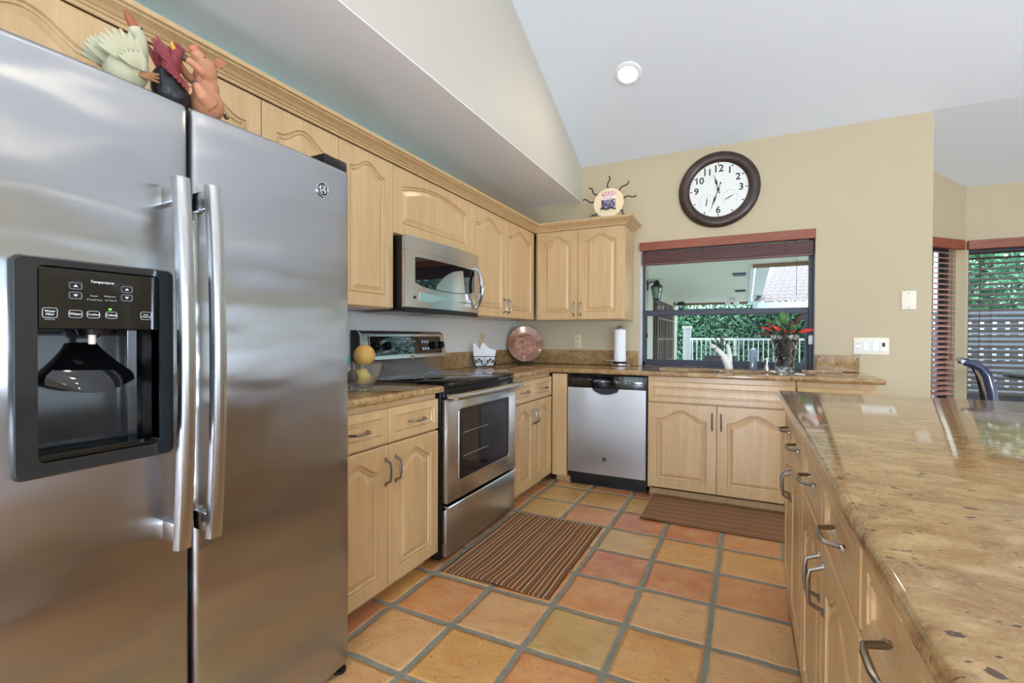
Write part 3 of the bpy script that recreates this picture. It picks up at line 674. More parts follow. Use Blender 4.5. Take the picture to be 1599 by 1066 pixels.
mb = MB(); mb.ball((0, 0, .07), (.044, .05, .07)); mb.ball((0, .02, .046), (.044, .05, .045)); mb.build('body', 'roosterb', ro, remesh=.004)
mb = MB(); mb.tube([(0, .0, .115), (.004, .012, .15), (.004, .022, .185)], [.036, .026, .020], 14); mb.ball((.004, .022, .193), (.02, .022, .021))
mb.build('neck', 'rooster', ro, remesh=.004)
mb = MB()
for k in range(4): mb.ball((.004, .015+.010*k, .216+.004*math.sin(k*1.2)), (.006, .009, .012), 10)
mb.ball((.02, .016, .176), (.006, .008, .012), 10); mb.build('comb', 'rooster', ro)
MB().tube([(.012, .012, .200), (.016, .004, .212), (.017, .002, .220)], [.009, .006, .002], 10).build('beak', 'yellow', ro)
mb = MB()
for k in range(9): mb.leaf((.034, .03-.003*k, .075+.006*k), (.052-.002*k, -.045-.004*k+.012*(k % 3), .12+.010*k), .017, (1, 0, .3), 5, .06)
for k in range(6): mb.leaf((.036, .03, .10), (.052, .035-.016*k, .055+.010*k), .014, (1, 0, 0), 5, .04)
mb.build('wing', 'rooster', ro, thick=.004)
mb = MB()
for k in range(4): mb.leaf((.0, -.02, .10), (.008*k-.01, -.06+.018*k, .188+.004*k), .020, (1, 0, 0), 5, .05)
mb.build('tail', 'rooster', ro, thick=.004)
pg = thing('pig_figurine', 'pink pig figurine with raised snout climbing at the right on the refrigerator', 'figurine', (.094, -2.640, FZ+.001)); pg.scale = (.72,)*3
mb = MB()
mb.ball((0, .0, .058), (.052, .054, .058)); mb.ball((0, -.004, .11), (.043, .042, .05)); mb.ball((0, -.006, .158), (.036, .037, .036))
mb.ball((0, -.004, .185), (.033, .038, .032)); mb.tube([(0, -.015, .195), (.003, -.036, .215), (.004, -.047, .228)], [.028, .020, .0155], 14)
for s_ in (1, -1):
    mb.tube([(.034*s_, -.012, .14), (.040*s_+.004, -.045, .146), (.030*s_+.01, -.075, .160), (.02*s_+.014, -.088, .166)], [.018, .0145, .012, .010], 12)
    mb.tube([(.036*s_, -.01, .05), (.046*s_, -.042, .062), (.040*s_, -.062, .098)], [.030, .022, .011], 12)
mb.build('body', 'pig', pg, remesh=.0035, iters=5)
MB().tube([(.004, -.045, .226), (.005, -.052, .237)], [.0165, .0155], 16).build('snout', 'pigp', pg)
for s_ in (1, -1):
    MB().leaf((.022*s_, .016, .20), (.042*s_, .040, .214), .034, (.9, -.2, .3), 6, .2).build('ear', 'pige', pg, thick=.006)
    MB().ball((.024*s_, -.022, .208), .0032, 8).build('eye', 'ink', pg)
    MB().tube([(.02*s_+.014, -.086, .166), (.02*s_+.016, -.098, .174)], [.010, .006], 10).build('hoof', 'hoof', pg); MB().tube([(.040*s_, -.060, .096), (.040*s_, -.066, .108)], [.011, .007], 10).build('hoof', 'hoof', pg)
MB().tube([(.034+.006*math.cos(t*.7), .040+.0012*t, .030+.006*math.sin(t*.7)) for t in range(10)], .0042, 8).build('tail', 'hoof', pg)

# ---------------------------------------------------------------- range
rg = thing('range', 'freestanding stainless electric range with black glass cooktop', 'range', (0, 0, 0))
RA, RB = -1.474, -.704
bx(-.58, -.005, RA+.002, RB-.002, .06, .905, .004).build('side_body', 'black', rg)
bx(-.5, -.03, RA+.03, RB-.03, FL, .06).build('base', 'black', rg)
bx(-.54, .022, RA, RB, .896, .924, .006, 2).build('cooktop', 'blackglass', rg)
mb = MB()
for (x, y, r) in ((-.12, -1.27, .11), (-.12, -.90, .085), (-.36, -1.27, .085), (-.36, -.90, .11)):
    mb.lathe([(r, 0), (r, .0006), (r-.002, .0006), (r-.002, 0)], 48, (x, y, .924), cap=False)
mb.build('burner_ring', 'faint', rg)
bx(-.005, .014, RA+.004, RB-.004, .850, .896, .003).build('vent_trim', 'black', rg)
od = bx(-.004, .036, RA+.006, RB-.006, .335, .846, .008, 2).build('oven_door', 'steel_x', rg)
fo = rrect(-1.372, -.812, .428, .790, .022); fi = rrect(-1.340, -.842, .455, .765, .012)
MB().rings([[(.034, y, z) for y, z in fo], [(.0385, y, z) for y, z in fo], [(.0385, y, z) for y, z in fi], [(.034, y, z) for y, z in fi]], cap0=False, cap1=False).build('window_surround', 'black', od)
bx(.034, .0375, -1.342, -.840, .453, .767).build('window_glass', 'ovenglass', od)
mb = MB()
for z in (.54, .66): mb.box(.0376, .0380, -1.33, -1.06, z, z+.003)
mb.build('rack_line', 'faint', od)
for e in (fo,):
    pts = [(.0385, y, z) for y, z in e]; MB().tube(pts+[pts[0]], .003, 6).build('bright_trim', 'chrome', od)
hn = MB(); hn.tube([(.078+.010*math.sin(PI*i/12), RA+.012+(RB-RA-.024)*i/12, .858) for i in range(13)], .017, 12, flat=(1, 1)); hn = hn.build('handle', 'steel_x', od)
for y in (RA+.035, RB-.035): bx(.016, .074, y-.014, y+.014, .846, .872, .004).build('handle_mount', 'chrome', hn)
dr = MB().box(-.004, .030, RA+.008, RB-.008, .075, .322, .006, 2).build('storage_drawer', 'steel_x', rg)
MB().prism([(-.002, .297), (.040, .312), (.044, .318), (.040, .324), (-.002, .322)], RA+.008, RB-.008, 'y').build('drawer_lip', 'chrome', dr)
# backguard
bgd = MB(); prf = [(-.585, .924), (-.52, .924), (-.515, .985), (-.505, 1.02), (-.488, 1.022), (-.515, 1.165), (-.54, 1.182), (-.585, 1.182)]
bgd.prism(prf, RA+.004, RB-.004, 'y'); bgd = bgd.build('backguard', 'steel_x', rg, ang=30)
mb = MB(); mb.prism([(-.586, .93), (-.53, .93), (-.53, 1.15), (-.55, 1.184), (-.586, 1.184)], RA-.001, RA+.0045, 'y'); mb.build('end_cap', 'black', bgd)
# control panel on sloped face
p0, p1 = Vector((-.488, 0, 1.022)), Vector((-.515, 0, 1.165)); sl = (p1-p0).normalized(); nrm = Vector((sl.z, 0, -sl.x))
def panel_pt(y, f, o): return Vector((p0.x, y, p0.z))+(p1-p0)*f+nrm*o
q0 = rrect(RA+.055, RB-.05, .16, .90, .02)
qs = []
for rr, off in ((rrect(RA+.05, RB-.05, .020, .132, .012), 0.0),):
    mb = MB(); mb.rings([[Vector((p0.x, y, p0.z))+sl*z+nrm*.0005 for y, z in rr], [Vector((p0.x, y, p0.z))+sl*z+nrm*.003 for y, z in rr]])
    cpan = mb.build('control_panel', 'blackglass', bgd)
    P_ = [Vector((p0.x, y, p0.z))+sl*z+nrm*.003 for y, z in rr]; MB().tube(P_+[P_[0]], .0025, 6).build('panel_trim', 'chrome', bgd)
for y in (-1.375, -1.285, -.845, -.765):
    mb = MB(); b0 = panel_pt(y, .50, .003); b1 = panel_pt(y, .50, .026)
    mb.tube([b0, b0+(b1-b0)*.7, b1], [.025, .022, .020], 20); e = panel_pt(y, .5, .03); mb.tube([e-sl*.018, e+sl*.018], .006, 6); mb.build('knob', 'dial', bgd)
tr = math.atan2(p0.x-p1.x, p1.z-p0.z)
rotp = (Matrix.Rotation(PI/2, 3, 'Z') @ Matrix.Rotation(PI/2-tr, 3, 'X')).to_euler()
text('lettering', 'BAKE  BROIL  CLEAN  TIMER', .012, 'bluebtn', bgd, panel_pt(-1.10, .68, .0035), rotp)
text('lettering', '1  2  3  4  5  6  7  8  9  0', .012, 'bluebtn', bgd, panel_pt(-1.10, .36, .0035), rotp)
for i in range(3):
    for j in range(2): b = panel_pt(-.955+i*.026, .36+.3*j, .0032); bx(b.x-.002, b.x+.002, b.y-.008, b.y+.008, b.z-.008, b.z+.008, .001).build('key', 'bluebtn', bgd)
MB().lathe([(.001, 0), (.016, 0), (.018, .002), (.001, .003)], 24).build('badge', 'nickel', bgd, panel_pt(-1.07, .06, .0), (0, PI/2-.15, 0))

# ---------------------------------------------------------------- microwave
mw = thing('microwave', 'stainless over-the-range microwave with arched handle', 'microwave', (0, 0, 0))
MA, MZ0, MZ1 = -1.494, 1.288, 1.662; MBY = -.765; MX = -.178
bx(-.598, -.222, MA, MBY, MZ0, MZ1, .003).build('body', 'black', mw)
def bowed(name, z0, z1, x, mt_, ya=MA, yb=MBY, bow=.022, par=mw, back=-.221):
    n = 20; ys = [ya+(yb-ya)*i/n for i in range(n+1)]; X = lambda y: x-bow*((2*(y-(ya+yb)/2)/(yb-ya))**2)
    pts = [(X(y), y) for y in ys]+[(back, yb), (back, ya)]
    mb = MB(); mb.prism(pts, z0, z1, 'z'); return mb.build(name, mt_, par, ang=30)
bowed('vent_strip', 1.590, MZ1, MX-.004, 'steel_x')
md = bowed('door', 1.300, 1.588, MX, 'steel_x')
bowed('bottom_grille', MZ0-.014, 1.299, MX-.01, 'black')
# glass: lens-shaped pane and lower control strip following the bow
def lens(name, ya, yb, f0, f1, off, mt_, par):
    n = 24; mb = MB(); R0, R1, R2 = [], [], []
    X = lambda y: MX-.022*((2*(y-(MA+MBY)/2)/(MBY-MA))**2)
    for i in range(n+1):
        y = ya+(yb-ya)*i/n; u = 2*i/n-1
        R0.append((X(y)+off, y, f0(u))); R1.append((X(y)+off, y, f1(u)))
    pts = R0+R1[::-1]; bk = [(p[0]-off-.002, p[1], p[2]) for p in pts]
    mb.rings([bk, pts]); return mb.build(name, mt_, par, ang=40)
lens('door_glass', -1.425, -.842, lambda u: 1.418-.020*(1-u*u)+.018*max(0, abs(u)-.8)*3, lambda u: 1.560-.010*max(0, abs(u)-.9)*10*.3, .0025, 'blackglass', md)
lens('control_strip', -1.395, -.835, lambda u: 1.335-.008*(1-u*u), lambda u: 1.380-.010*(1-u*u), .002, 'chrome', md)
for i in range(10): bx(MX-.004, MX-.0025+.0015, -1.04+i*.017, -1.033+i*.017, 1.350, 1.354).build('key', 'ink', md)
hp = []
for i in range(17):
    u = 2*i/16-1; hp.append((MX-.012+.048*(1-u*u)**.6, -.832, 1.452+.125*u))
MB().tube(hp, [.009+.005*math.sin(PI*i/16) for i in range(17)], 10).build('handle', 'chrome', md)
bx(MX-.017, MX-.009, MA+.058, MA+.072, 1.345, 1.359, .003).build('badge', 'ink', md)
mb = MB()
for (a, b) in ((-1.46, -1.16), (-1.10, -.80)): mb.box(-.50, -.25, a, b, MZ0-.010, MZ0-.001)
mb.build('grease_filter', 'nickel', mw)
for y in (-1.33, -.94): bx(-.47, -.42, y-.10, y+.10, MZ0-.006, MZ0-.001).build('task_fill', 'taskfill', mw)  # unseen light added under the microwave to brighten the backsplash

# ---------------------------------------------------------------- dishwasher
dw = thing('dishwasher', 'stainless dishwasher with black control strip under the counter', 'dishwasher', (0, 0, 0))
bx(.128, .711, .02, .58, .10, .872).build('tub', 'black', dw)
bx(.14, .70, .06, .5, FL, .10).build('toe_panel', 'black', dw)
d = MB(); pts = [(.131, .146), (.705, .146), (.705, .776)]
pts += [(.515, .776)]+[(.415+.10*math.cos(t), .776-.042*math.sin(t)**.6) for t in [PI*i/14 for i in range(1, 14)]]+[(.315, .776), (.131, .776)]
d.prism(pts, -.004, .02, 'y'); dd = d.build('door', 'steel_d', dw, ang=30)
bx(.131, .705, -.006, .02, .777, .870, .004, 2).build('control_panel', 'gloss', dw)
MB().tube([(.315+.2*i/16, -.006, .7735-.0425*math.sin(PI*i/16)**.6) for i in range(17)], .004, 8).build('pocket_trim', 'chrome', dd)
bx(.31, .52, .008, .02, .72, .79).build('handle_pocket', 'black', dw)
mb = MB()
for x in (.36, .378, .396, .414, .432, .45): mb.box(x, x+.008, -.0068, -.006, .826, .8285)
for x in (.29, .305): mb.box(x, x+.010, -.0068, -.006, .836, .838)
mb.box(.56, .565, -.0068, -.006, .815, .845); mb.box(.56, .60, -.0068, -.006, .843, .845); mb.build('marking', 'greyprint', dw)
for x in (.15, .2, .25, .3, .35): pass
b_ = MB().lathe([(.001, 0), (.0165, 0), (.0165, .004), (.001, .004)], 32).build('badge', 'chrome', dd, (.412, -.004, .262), (PI/2, 0, 0))
MB().lathe([(.001, .0041), (.0125, .0041), (.0125, .005), (.001, .005)], 24).build('badge_ground', 'ink', b_)
text('monogram', 'GE', .013, 'greyprint', b_, (0, 0, .0054), (0, 0, 0))
mb = MB()
for k in range(4): mb.box(.16+.0*k, .235, -.0066, -.006, .80+.013*k, .802+.013*k)
mb.build('vent_line', 'slot', dw)

# ---------------------------------------------------------------- kitchen window
FY = .70
w1 = MB()
w1.box(OX0, OX0+.018, FY, FY+.05, .915, OZ1).box(OX1-.028, OX1, FY-.03, FY+.05, .915, OZ1).box(OX0, OX1, FY, FY+.05, .915, .945).box(OX0, OX1, FY, FY+.05, 1.87, OZ1).box(OX0, OX1, FY-.005, FY+.05, 1.330, 1.374, .004)
w1.box(OX0+.018, OX0+.032, FY+.01, FY+.04, .945, 1.33).box(OX1-.05, OX1-.028, FY, FY+.04, .945, 1.33).box(OX0, OX1, FY+.005, FY+.04, .945, .966)
w1 = struct(w1, 'window_1', 'frame', 'dark framed single-hung kitchen window over the sink')
bx(OX0+.02, OX1-.03, FY+.030, FY+.034, .95, 1.335).build('pane', 'pane', w1); bx(OX0+.02, OX1-.03, FY+.040, FY+.044, 1.37, 1.875).build('pane', 'pane', w1)
bx(.575, .598, FY-.012, FY+.01, 1.335, 1.35).build('sash_latch', 'frame', w1)
mb = MB(); mb.box(OX0-.0005, OX0+.0005, WB, FY, .916, OZ1).box(OX1-.0005, OX1+.0005, WB, FY, .916, OZ1)
struct(mb, 'trim_1', 'white', 'white reveal of the kitchen window')
bl = thing('window_blind', 'raised cherry wood blind over the kitchen window', 'blind', (0, 0, 0))
bx(.541, 1.757+.012, .575, WB-.001, 1.857, 1.925, .003).build('valance', 'cherry', bl)
mb = MB()
for k in range(14): mb.box(.556, 1.755, .605, .652, 1.762+k*.0062, 1.7655+k*.0062)
mb.build('slats', 'darkslat', bl); bx(.556, 1.755, .604, .654, 1.742, 1.758, .003).build('bottom_rail', 'darkslat', bl)
for x, z in ((.60, 1.18), (1.655, 1.45)): MB().tube([(x, .612, 1.86), (x, .612, z)], .0015, 6).build('cord', 'iron', bl)
MB().lathe([(.001, 1.145), (.006, 1.148), (.007, 1.165), (.003, 1.185)], 12, (.60, .612, 0)).build('cord_tassel', 'slot', bl)
for x in (1.02, 1.13, 1.58): MB().tube([(x, .603, 1.86), (x+.006, .600, 1.80), (x, .603, 1.745)], .0016, 6).build('ladder_cord', 'slot', bl)
o = bx(1.737, 1.765, .655, .669, 1.102, 1.168, .003).build('window_sensor', 'white'); tag(o, 'small white sensor box on the right jamb of the kitchen window', 'sensor')

# nook windows and blinds
w2 = MB(); w2.box(s0, s0+.03, .05, .10, .62, 1.86).box(s1-.02, s1, .05, .10, .62, 1.86).box(s0, s1, .05, .10, 1.83, 1.86).box(s0, s1, .05, .10, .62, .66)
sm = s_of(2.665); w2.box(sm-.026, sm+.006, .05, .10, .62, 1.86)
w2o = thing('window_2', None, None, (XW, 1.085, 0), PI/4); tag(w2o, 'narrow dark framed window in the angled nook wall', 'window', kind='structure')
w2.build('window_frame', 'frame', w2o); bx(s0+.02, s1-.01, .07, .074, .65, 1.84).build('pane', 'pane', w2o)
b2 = thing('window_blind', 'narrow wooden blind with pinkish light-tinted slats in the angled nook window', 'blind', (XW, 1.085, 0), PI/4)
bx(s_of(2.46), s_of(2.828), -.035, -.001, 1.838, 1.913, .003).build('valance', 'cherry', b2)
mb = MB()
def slat(mb, x0, x1, yc, z, tilt=.3, wd=.048):
    dy, dz = wd/2*math.cos(tilt), wd/2*math.sin(tilt); t_ = .0014
    mb.prism([(yc-dy, z-dz-t_), (yc+dy, z+dz-t_), (yc+dy, z+dz+t_), (yc-dy, z-dz+t_)], x0, x1, 'x')
zz = 1.815
while zz > .70: slat(mb, s_of(2.475), s_of(2.79), .022, zz, .36); zz -= .0405
mb.build('slats', 'slat', b2)
for x, z in ((s_of(2.70), .70), (s_of(2.755), 1.02)): MB().tube([(x, -.006, 1.84), (x, -.006, z)], .0016, 6).build('cord', 'cherry', b2)
MB().lathe([(.001, .985), (.007, .99), (.008, 1.01), (.003, 1.03)], 12, (s_of(2.755), -.006, 0)).build('cord_tassel', 'cherry', b2)
w3 = MB(); w3.box(2.895, 2.915, YN+.05, YN+.10, .64, 1.87).box(4.13, 4.15, YN+.05, YN+.10, .64, 1.87).box(2.895, 4.15, YN+.05, YN+.10, 1.82, 1.87).box(2.895, 4.15, YN+.05, YN+.10, .64, .71).box(3.6, 3.64, YN+.05, YN+.10, .64, 1.87)
w3 = struct(w3, 'window_3', 'frame', 'wide window of the breakfast nook'); bx(2.90, 4.14, YN+.07, YN+.074, .66, 1.84).build('pane', 'pane', w3)
b3 = thing('window_blind', 'wide wooden blind with open slats in the nook window behind the dining chair', 'blind', (0, 0, 0))
bx(2.884, 4.17, YN-.035, YN-.001, 1.843, 1.913, .003).build('valance', 'cherry', b3)
mb = MB(); zz = 1.815
while zz > .70: slat(mb, 2.899, 4.145, YN+.022, zz, .42); zz -= .0405
mb.build('slats', 'backlitslat', b3)
for x, z in ((2.962, .98), (3.02, .70), (3.032, .70)): MB().tube([(x, YN-.006, 1.845), (x, YN-.006, z)], .0022 if x < 3 else .001, 6).build('wand' if x < 3 else 'cord', 'darkslat', b3)

# ---------------------------------------------------------------- wall plates
def outlet(name, label, loc, rz, w_=.07, h_=.115, mt_='beige', kind='duplex'):
    t = thing(name, label, 'outlet' if kind == 'duplex' else 'wall plate', loc, rz)
    bx(-w_/2, w_/2, -.006, -.0005, -h_/2, h_/2, .002, 2).build('cover_plate', mt_, t)
    if kind == 'duplex':
        for z in (-.024, .024):
            s_ = MB(); s_.prism([(.014*math.cos(a), z+.014*math.sin(a)) for a in [2*PI*i/16 for i in range(16)]], -.008, -.006, 'y'); so = s_.build('socket', mt_, t)
            MB().box(-.007, -.004, -.0086, -.0078, z-.003, z+.006).box(.004, .007, -.0086, -.0078, z-.003, z+.006).box(-.002, .002, -.0086, -.0078, z-.010, z-.007).build('slot', 'slot', so)
    return t
outlet('wall_outlet', 'beige outlet on the left wall behind the napkin basket', (WL, -.042, 1.123), PZ)
outlet('wall_outlet', 'beige outlet on the back wall between copper plate and paper towels', (.003, WB, 1.113), 0)
t = outlet('blank_plate', 'white blank wall plate on the wall near the nook corner', (2.296, WB, 1.402), 0, .078, .122, 'plate', 'blank')
MB().ball((0, -.006, .045), .003, 8).ball((0, -.006, -.045), .003, 8).build('screw', 'slot', t)
t = outlet('switch_plate', 'wide white plate with outlet and three switches right of the window', (2.096, WB, 1.095), 0, .198, .115, 'plate', 'blank')
for x in (-.026, .022): bx(x-.017, x+.017, -.009, -.006, -.034, .034, .002).build('rocker_switch', 'white', t)
bx(.054, .082, -.008, -.006, -.034, .034, .001).build('dimmer_plate', 'white', t); bx(.060, .076, -.011, -.008, -.004, .024, .002).build('dimmer_slider', 'slot', t)
so = bx(-.090, -.056, -.008, -.006, -.034, .034, .003).build('socket', 'white', t)
mb = MB()
for z in (-.018, .018): mb.box(-.081, -.078, -.0088, -.008, z-.003, z+.006).box(-.068, -.065, -.0088, -.008, z-.003, z+.006).box(-.075, -.071, -.0088, -.008, z-.010, z-.006)
mb.build('slot', 'slot', so)

# ---------------------------------------------------------------- clock
ck = thing('wall_clock', 'large round clock with dark wood frame above the window', 'clock', (1.131, WB-.001, 2.287))
ck_r = .289
MB().lathe([(.208, .0), (.289, .0), (.289, .018), (.280, .030), (.262, .038), (.240, .040), (.225, .034), (.214, .026), (.208, .018), (.208, 0)], 72, axis='y', cap=False).build('frame', 'clockw', ck, ang=60)
MB().lathe([(.001, .010), (.212, .010), (.212, .014), (.001, .014)], 64, axis='y').build('dial', 'face', ck)
fy = -.0146
for k, (s_, sz) in enumerate((('12', .075), ('1', .07), ('2', .07), ('3', .07), ('', 0), ('', 0), ('6', .07), ('', 0), ('', 0), ('9', .07), ('10', .07), ('11', .07))):
    a = PI/2-k*PI/6
    if s_: text('numeral', s_, sz, 'ink', ck, (.158*math.cos(a), fy, .158*math.sin(a)), RY, bold=.0014)
    mb = MB(); mb.box(-.0035, .0035, -.001, 0, -.008, .008); mb.build('hour_mark', 'ink', ck, (.196*math.cos(a), fy, .196*math.sin(a)), (0, PI/2-a, 0), smooth=False)
def hand(name, ang, L, tail, wd, y, mt_='ink'):
    mb = MB(); mb.prism([(-wd*.35, 0), (-wd*.3, L*.25), (-wd, L*.42), (-wd*.25, L*.66), (0, L), (wd*.25, L*.66), (wd, L*.42), (wd*.3, L*.25), (wd*.35, 0), (wd*.3, -tail*.7), (wd*.9, -tail), (-wd*.9, -tail), (-wd*.3, -tail*.7)], y, y-.0012, 'y')
    return mb.build(name, mt_, ck, (0, 0, 0), (0, ang, 0), smooth=False)
hand('minute_hand', math.radians(199), .185, .055, .0075, -.019); hand('hour_hand', math.radians(-15), .135, .03, .0085, -.0172)
MB().lathe([(.001, .014), (.010, .014), (.010, .021), (.001, .022)], 20, axis='y').build('hub', 'ink', ck)
for (cx_, cz_, ang) in ((-.082, -.082, 8), (.082, -.065, 62)):
    mb = MB()
    for i in range(11):
        a = math.radians(-30+24*i); mb.box(cx_+.052*math.cos(a)-.003, cx_+.052*math.cos(a)+.003, fy-.0004, fy, cz_+.052*math.sin(a)-.003, cz_+.052*math.sin(a)+.003)
    sd_ = mb.build('small_dial', 'faint', ck, smooth=False)
    mb = MB(); mb.prism([(-.003, -.038), (.003, -.038), (.0035, 0), (0, .046), (-.0035, 0)], 0, -.001, 'y'); mb.build('needle', 'ink', sd_, (cx_, fy-.0006, cz_), (0, math.radians(ang), 0), smooth=False)

# ---------------------------------------------------------------- sun plaque on the upper cabinet
pq = thing('sun_plaque', 'cream round plaque with wavy black rays on top of the wall cabinet', 'decoration', (.337, .345, 2.079), rot=(-.12, 0, 0))
MB().lathe([(.001, -.006), (.118, -.006), (.122, -.003), (.122, .003), (.118, .006), (.001, .006)], 56, (0, 0, .145), axis='y').build('disc', 'cream', pq)
for k, a in enumerate((-12+180, 140, 92, 46, 10, -38, 218)):
    a = math.radians(a); L = .10 if k < 5 else .045
    pts = []
    for i in range(9):
        f = i/8; r_ = .122+L*f; o_ = .011*math.sin(f*2*PI*.95)
        pts.append((r_*math.cos(a)-o_*math.sin(a), -.002, .145+r_*math.sin(a)+o_*math.cos(a)))
    pts = [p for p in pts if p[2] > .004]
    if len(pts) > 1: MB().tube(pts, .0052, 8).build('ray', 'iron', pq)
bx(-.056, .056, -.012, -.007, .095, .235, .004, 2).build('picture_tile', 'art', pq)
MB().tube([(-.062+.124*i/12, -.014, .094+.006*math.sin(i*.95)) for i in range(13)], .005, 8).build('ledge', 'iron', pq)

# ---------------------------------------------------------------- items on the counters
FTOP = CT+.0008
bw = thing('fruit_bowl', 'cut crystal bowl beside the refrigerator', 'bowl', (-.215, -1.80, FTOP))
def cut(a, k, z): return 1+.05*max(abs(math.sin(7*a+z*48)), abs(math.sin(7*a-z*48)))
prof_ = [(.001, 0), (.055, 0), (.058, .006), (.070, .03), (.090, .06), (.104, .09), (.110, .118), (.106, .118), (.098, .09), (.083, .06), (.060, .03), (.045, .012), (.001, .010)]
MB().lathe(prof_, 96, mod=lambda a, k, z: cut(a, k, z) if k < 7 else 1).build('bowl', 'crystal', bw, ang=20)
def fruit(name, label, cat, loc, r, mt_, sq=(1, 1, 1), grp=None):
    t = thing(name, label, cat, loc); mb = MB(); n = 20
    mb.lathe([(max(.001, r*math.sin(PI*i/n)*(1+.04*math.cos(PI*i/n))), -r*math.cos(PI*i/n)*sq[2]+(.10*r if i == n else 0)-(.10*r if i == 0 else 0)*-1) for i in range(n+1)], 28).build('flesh', mt_, t, ang=180)
    return t
p_ = fruit('asian_pear', 'round golden pear on top of the crystal bowl', 'fruit', (-.205, -1.772, 1.066), .047, 'pear'); p_.rotation_euler = (.5, 1.2, .5)
MB().tube([(0, 0, .040), (.002, .003, .052)], .0028, 8).build('stem', 'stem', p_)
o = fruit('lemon', 'yellow lemon inside the crystal bowl', 'fruit', (-.212, -1.778, .968), .034, 'lemon', (1, 1, 1.15)); MB().ball((0, 0, .042), .006, 8).build('tip', 'lemon', o)
o = fruit('avocado', 'dark avocado inside the crystal bowl', 'fruit', (-.226, -1.826, .972), .028, 'avoc', (1, 1, 1.1)); MB().ball((0, 0, .038), .004, 8).build('tip', 'stem', o)
pk = thing('snack_packet', 'teal and yellow packet lying on the fruit bowl by the refrigerator', 'packet', (-.25, -1.868, 1.056), rot=(.3, .5, .4))
mb = MB(); mb.ball((0, 0, 0), (.046, .034, .024), 16); mb.build('pouch', 'packet', pk)
bx(-.02, .02, -.018, .018, .016, .0255, .004).build('label_patch', 'packetw', pk)
# napkin basket
nb = thing('napkin_basket', 'black wire basket with leaf scrolls beside the range', 'basket', (-.47, -.215, FTOP), .52)
def ovalp(a, b, z, n=40): return [(p[0], p[1], z) for p in oval(0, 0, a, b, n, 3)]
mb = MB(); T_ = ovalp(.100, .062, .084); B_ = ovalp(.082, .045, .010)
mb.tube(T_+[T_[0]], .0028, 6).tube(B_+[B_[0]], .0028, 6)
for k in range(0, 40, 5): mb.tube([B_[k], T_[k]], .0020, 6)
for k in range(4): mb.tube([(B_[5+10*k][0]*.95, B_[5+10*k][1]*.95, .010), (B_[5+10*k][0], B_[5+10*k][1], 0.001)], .004, 6)
mb.build('wire_frame', 'iron', nb)
mb = MB()
for s_ in (-1, 1):
    for k in range(3):
        x = s_*(.02+.024*k); mb.tube([(s_*.004, -.050, .012), (x*.6, -.054, .03+.008*k), (x+s_*.012, -.060, .058-.012*k)], .0018, 6)
mb.tube([(0, -.050, .012), (.0, -.062, .075)], .0018, 6); mb.build('scroll', 'iron', nb)
for s_ in (-1, 1):
    for k in range(4):
        x, z = s_*(.016+.019*k), .048+.012*(k % 2)-.022*(k > 2)
        MB().leaf((x, -.060, z-.010), (x+s_*.014, -.0635, z+.014), .013, (0, -1, 0), 5, .05).build('leaf', 'iron', nb, thick=.002)
bx(-.07, .07, -.036, .036, .008, .011).build('floor_wire', 'iron', nb)
napk = [(-.020, .14, [(-.070, 0), (-.020, 0), (-.012, .088), (-.070, .172), (-.088, .170), (-.086, .08)]), (.000, .0, [(-.046, 0), (.030, 0), (.040, .125), (-.012, .178), (-.020, .176), (-.052, .088)]), (.022, -.06, [(.00, 0), (.066, 0), (.088, .115), (.018, .140), (-.002, .08)])]
for k, (dy, rz, poly) in enumerate(napk):
    lab = ['white folded napkin at the range end of the wire basket', 'tallest white folded napkin in the middle of the wire basket', 'low white folded napkin at the corner end of the wire basket'][k]
    mb = MB()
    for q in range(3): mb.prism([(p[0]*(1-.03*q), p[1]*(1-.05*q)) for p in poly], -.004+.0035*q, -.001+.0035*q, 'y')
    o = mb.build('napkin', 'paper', None, (-.47-dy*math.sin(.52), -.215+dy*math.cos(.52), FTOP+.0125), (-.05, 0, .52+rz*.2), smooth=False); tag(o, lab, 'napkin', 'napkins in the wire basket')
# copper plate on a stand
cpz = thing('copper_plate', 'large mottled copper plate standing upright in the corner', 'plate', (-.43, .445, FTOP+.014), rot=(-.16, 0, .48))
MB().lathe([(.001, 0), (.090, 0), (.098, .003), (.150, .016), (.157, .019), (.157, .022), (.150, .021), (.096, .008), (.001, .005)], 64, (0, 0, .158), axis='y').build('rim', 'copper_rim', cpz)
MB().lathe([(.001, .0052), (.094, .0052), (.097, .0085), (.001, .0075)], 56, (0, 0, .158), axis='y').build('center', 'copper', cpz)
ps = thing('plate_stand', 'small dark wire stand holding the copper plate', 'stand', (-.43, .445, FTOP), 0.48)
mb = MB()
for x in (-.06, .06): mb.tube([(x, -.055, .002), (x, -.045, .012), (x, .0, .008), (x, .05, .004), (x*.6, .055, .1)], .003, 6)
mb.tube([(-.06, .05, .004), (.06, .05, .004)], .003, 6); mb.build('wire', 'iron', ps)
# paper towel holder
ph = thing('paper_towel_holder', 'steel paper towel holder on the counter left of the window', 'holder', (.405, .485, FTOP))
MB().lathe([(.001, 0), (.084, 0), (.086, .004), (.086, .016), (.078, .022), (.001, .024)], 40).build('base', 'chrome', ph)
MB().lathe([(.060, .0245), (.062, .032), (.001, .034)], 32, cap=False).build('pad', 'black', ph)
MB().lathe([(.001, .024), (.006, .024), (.006, .30), (.020, .302), (.026, .312), (.020, .326), (.001, .330)], 24).build('post', 'chrome', ph)
pr = MB(); pr.lathe([(.010, .036), (.047, .036), (.048, .04), (.048, .292), (.047, .296), (.010, .296)], 40, cap=False); pr = pr.build('paper_towel_roll', 'paper', None, (.405, .485, FTOP)); tag(pr, 'white paper towel roll on the steel holder', 'paper towels')
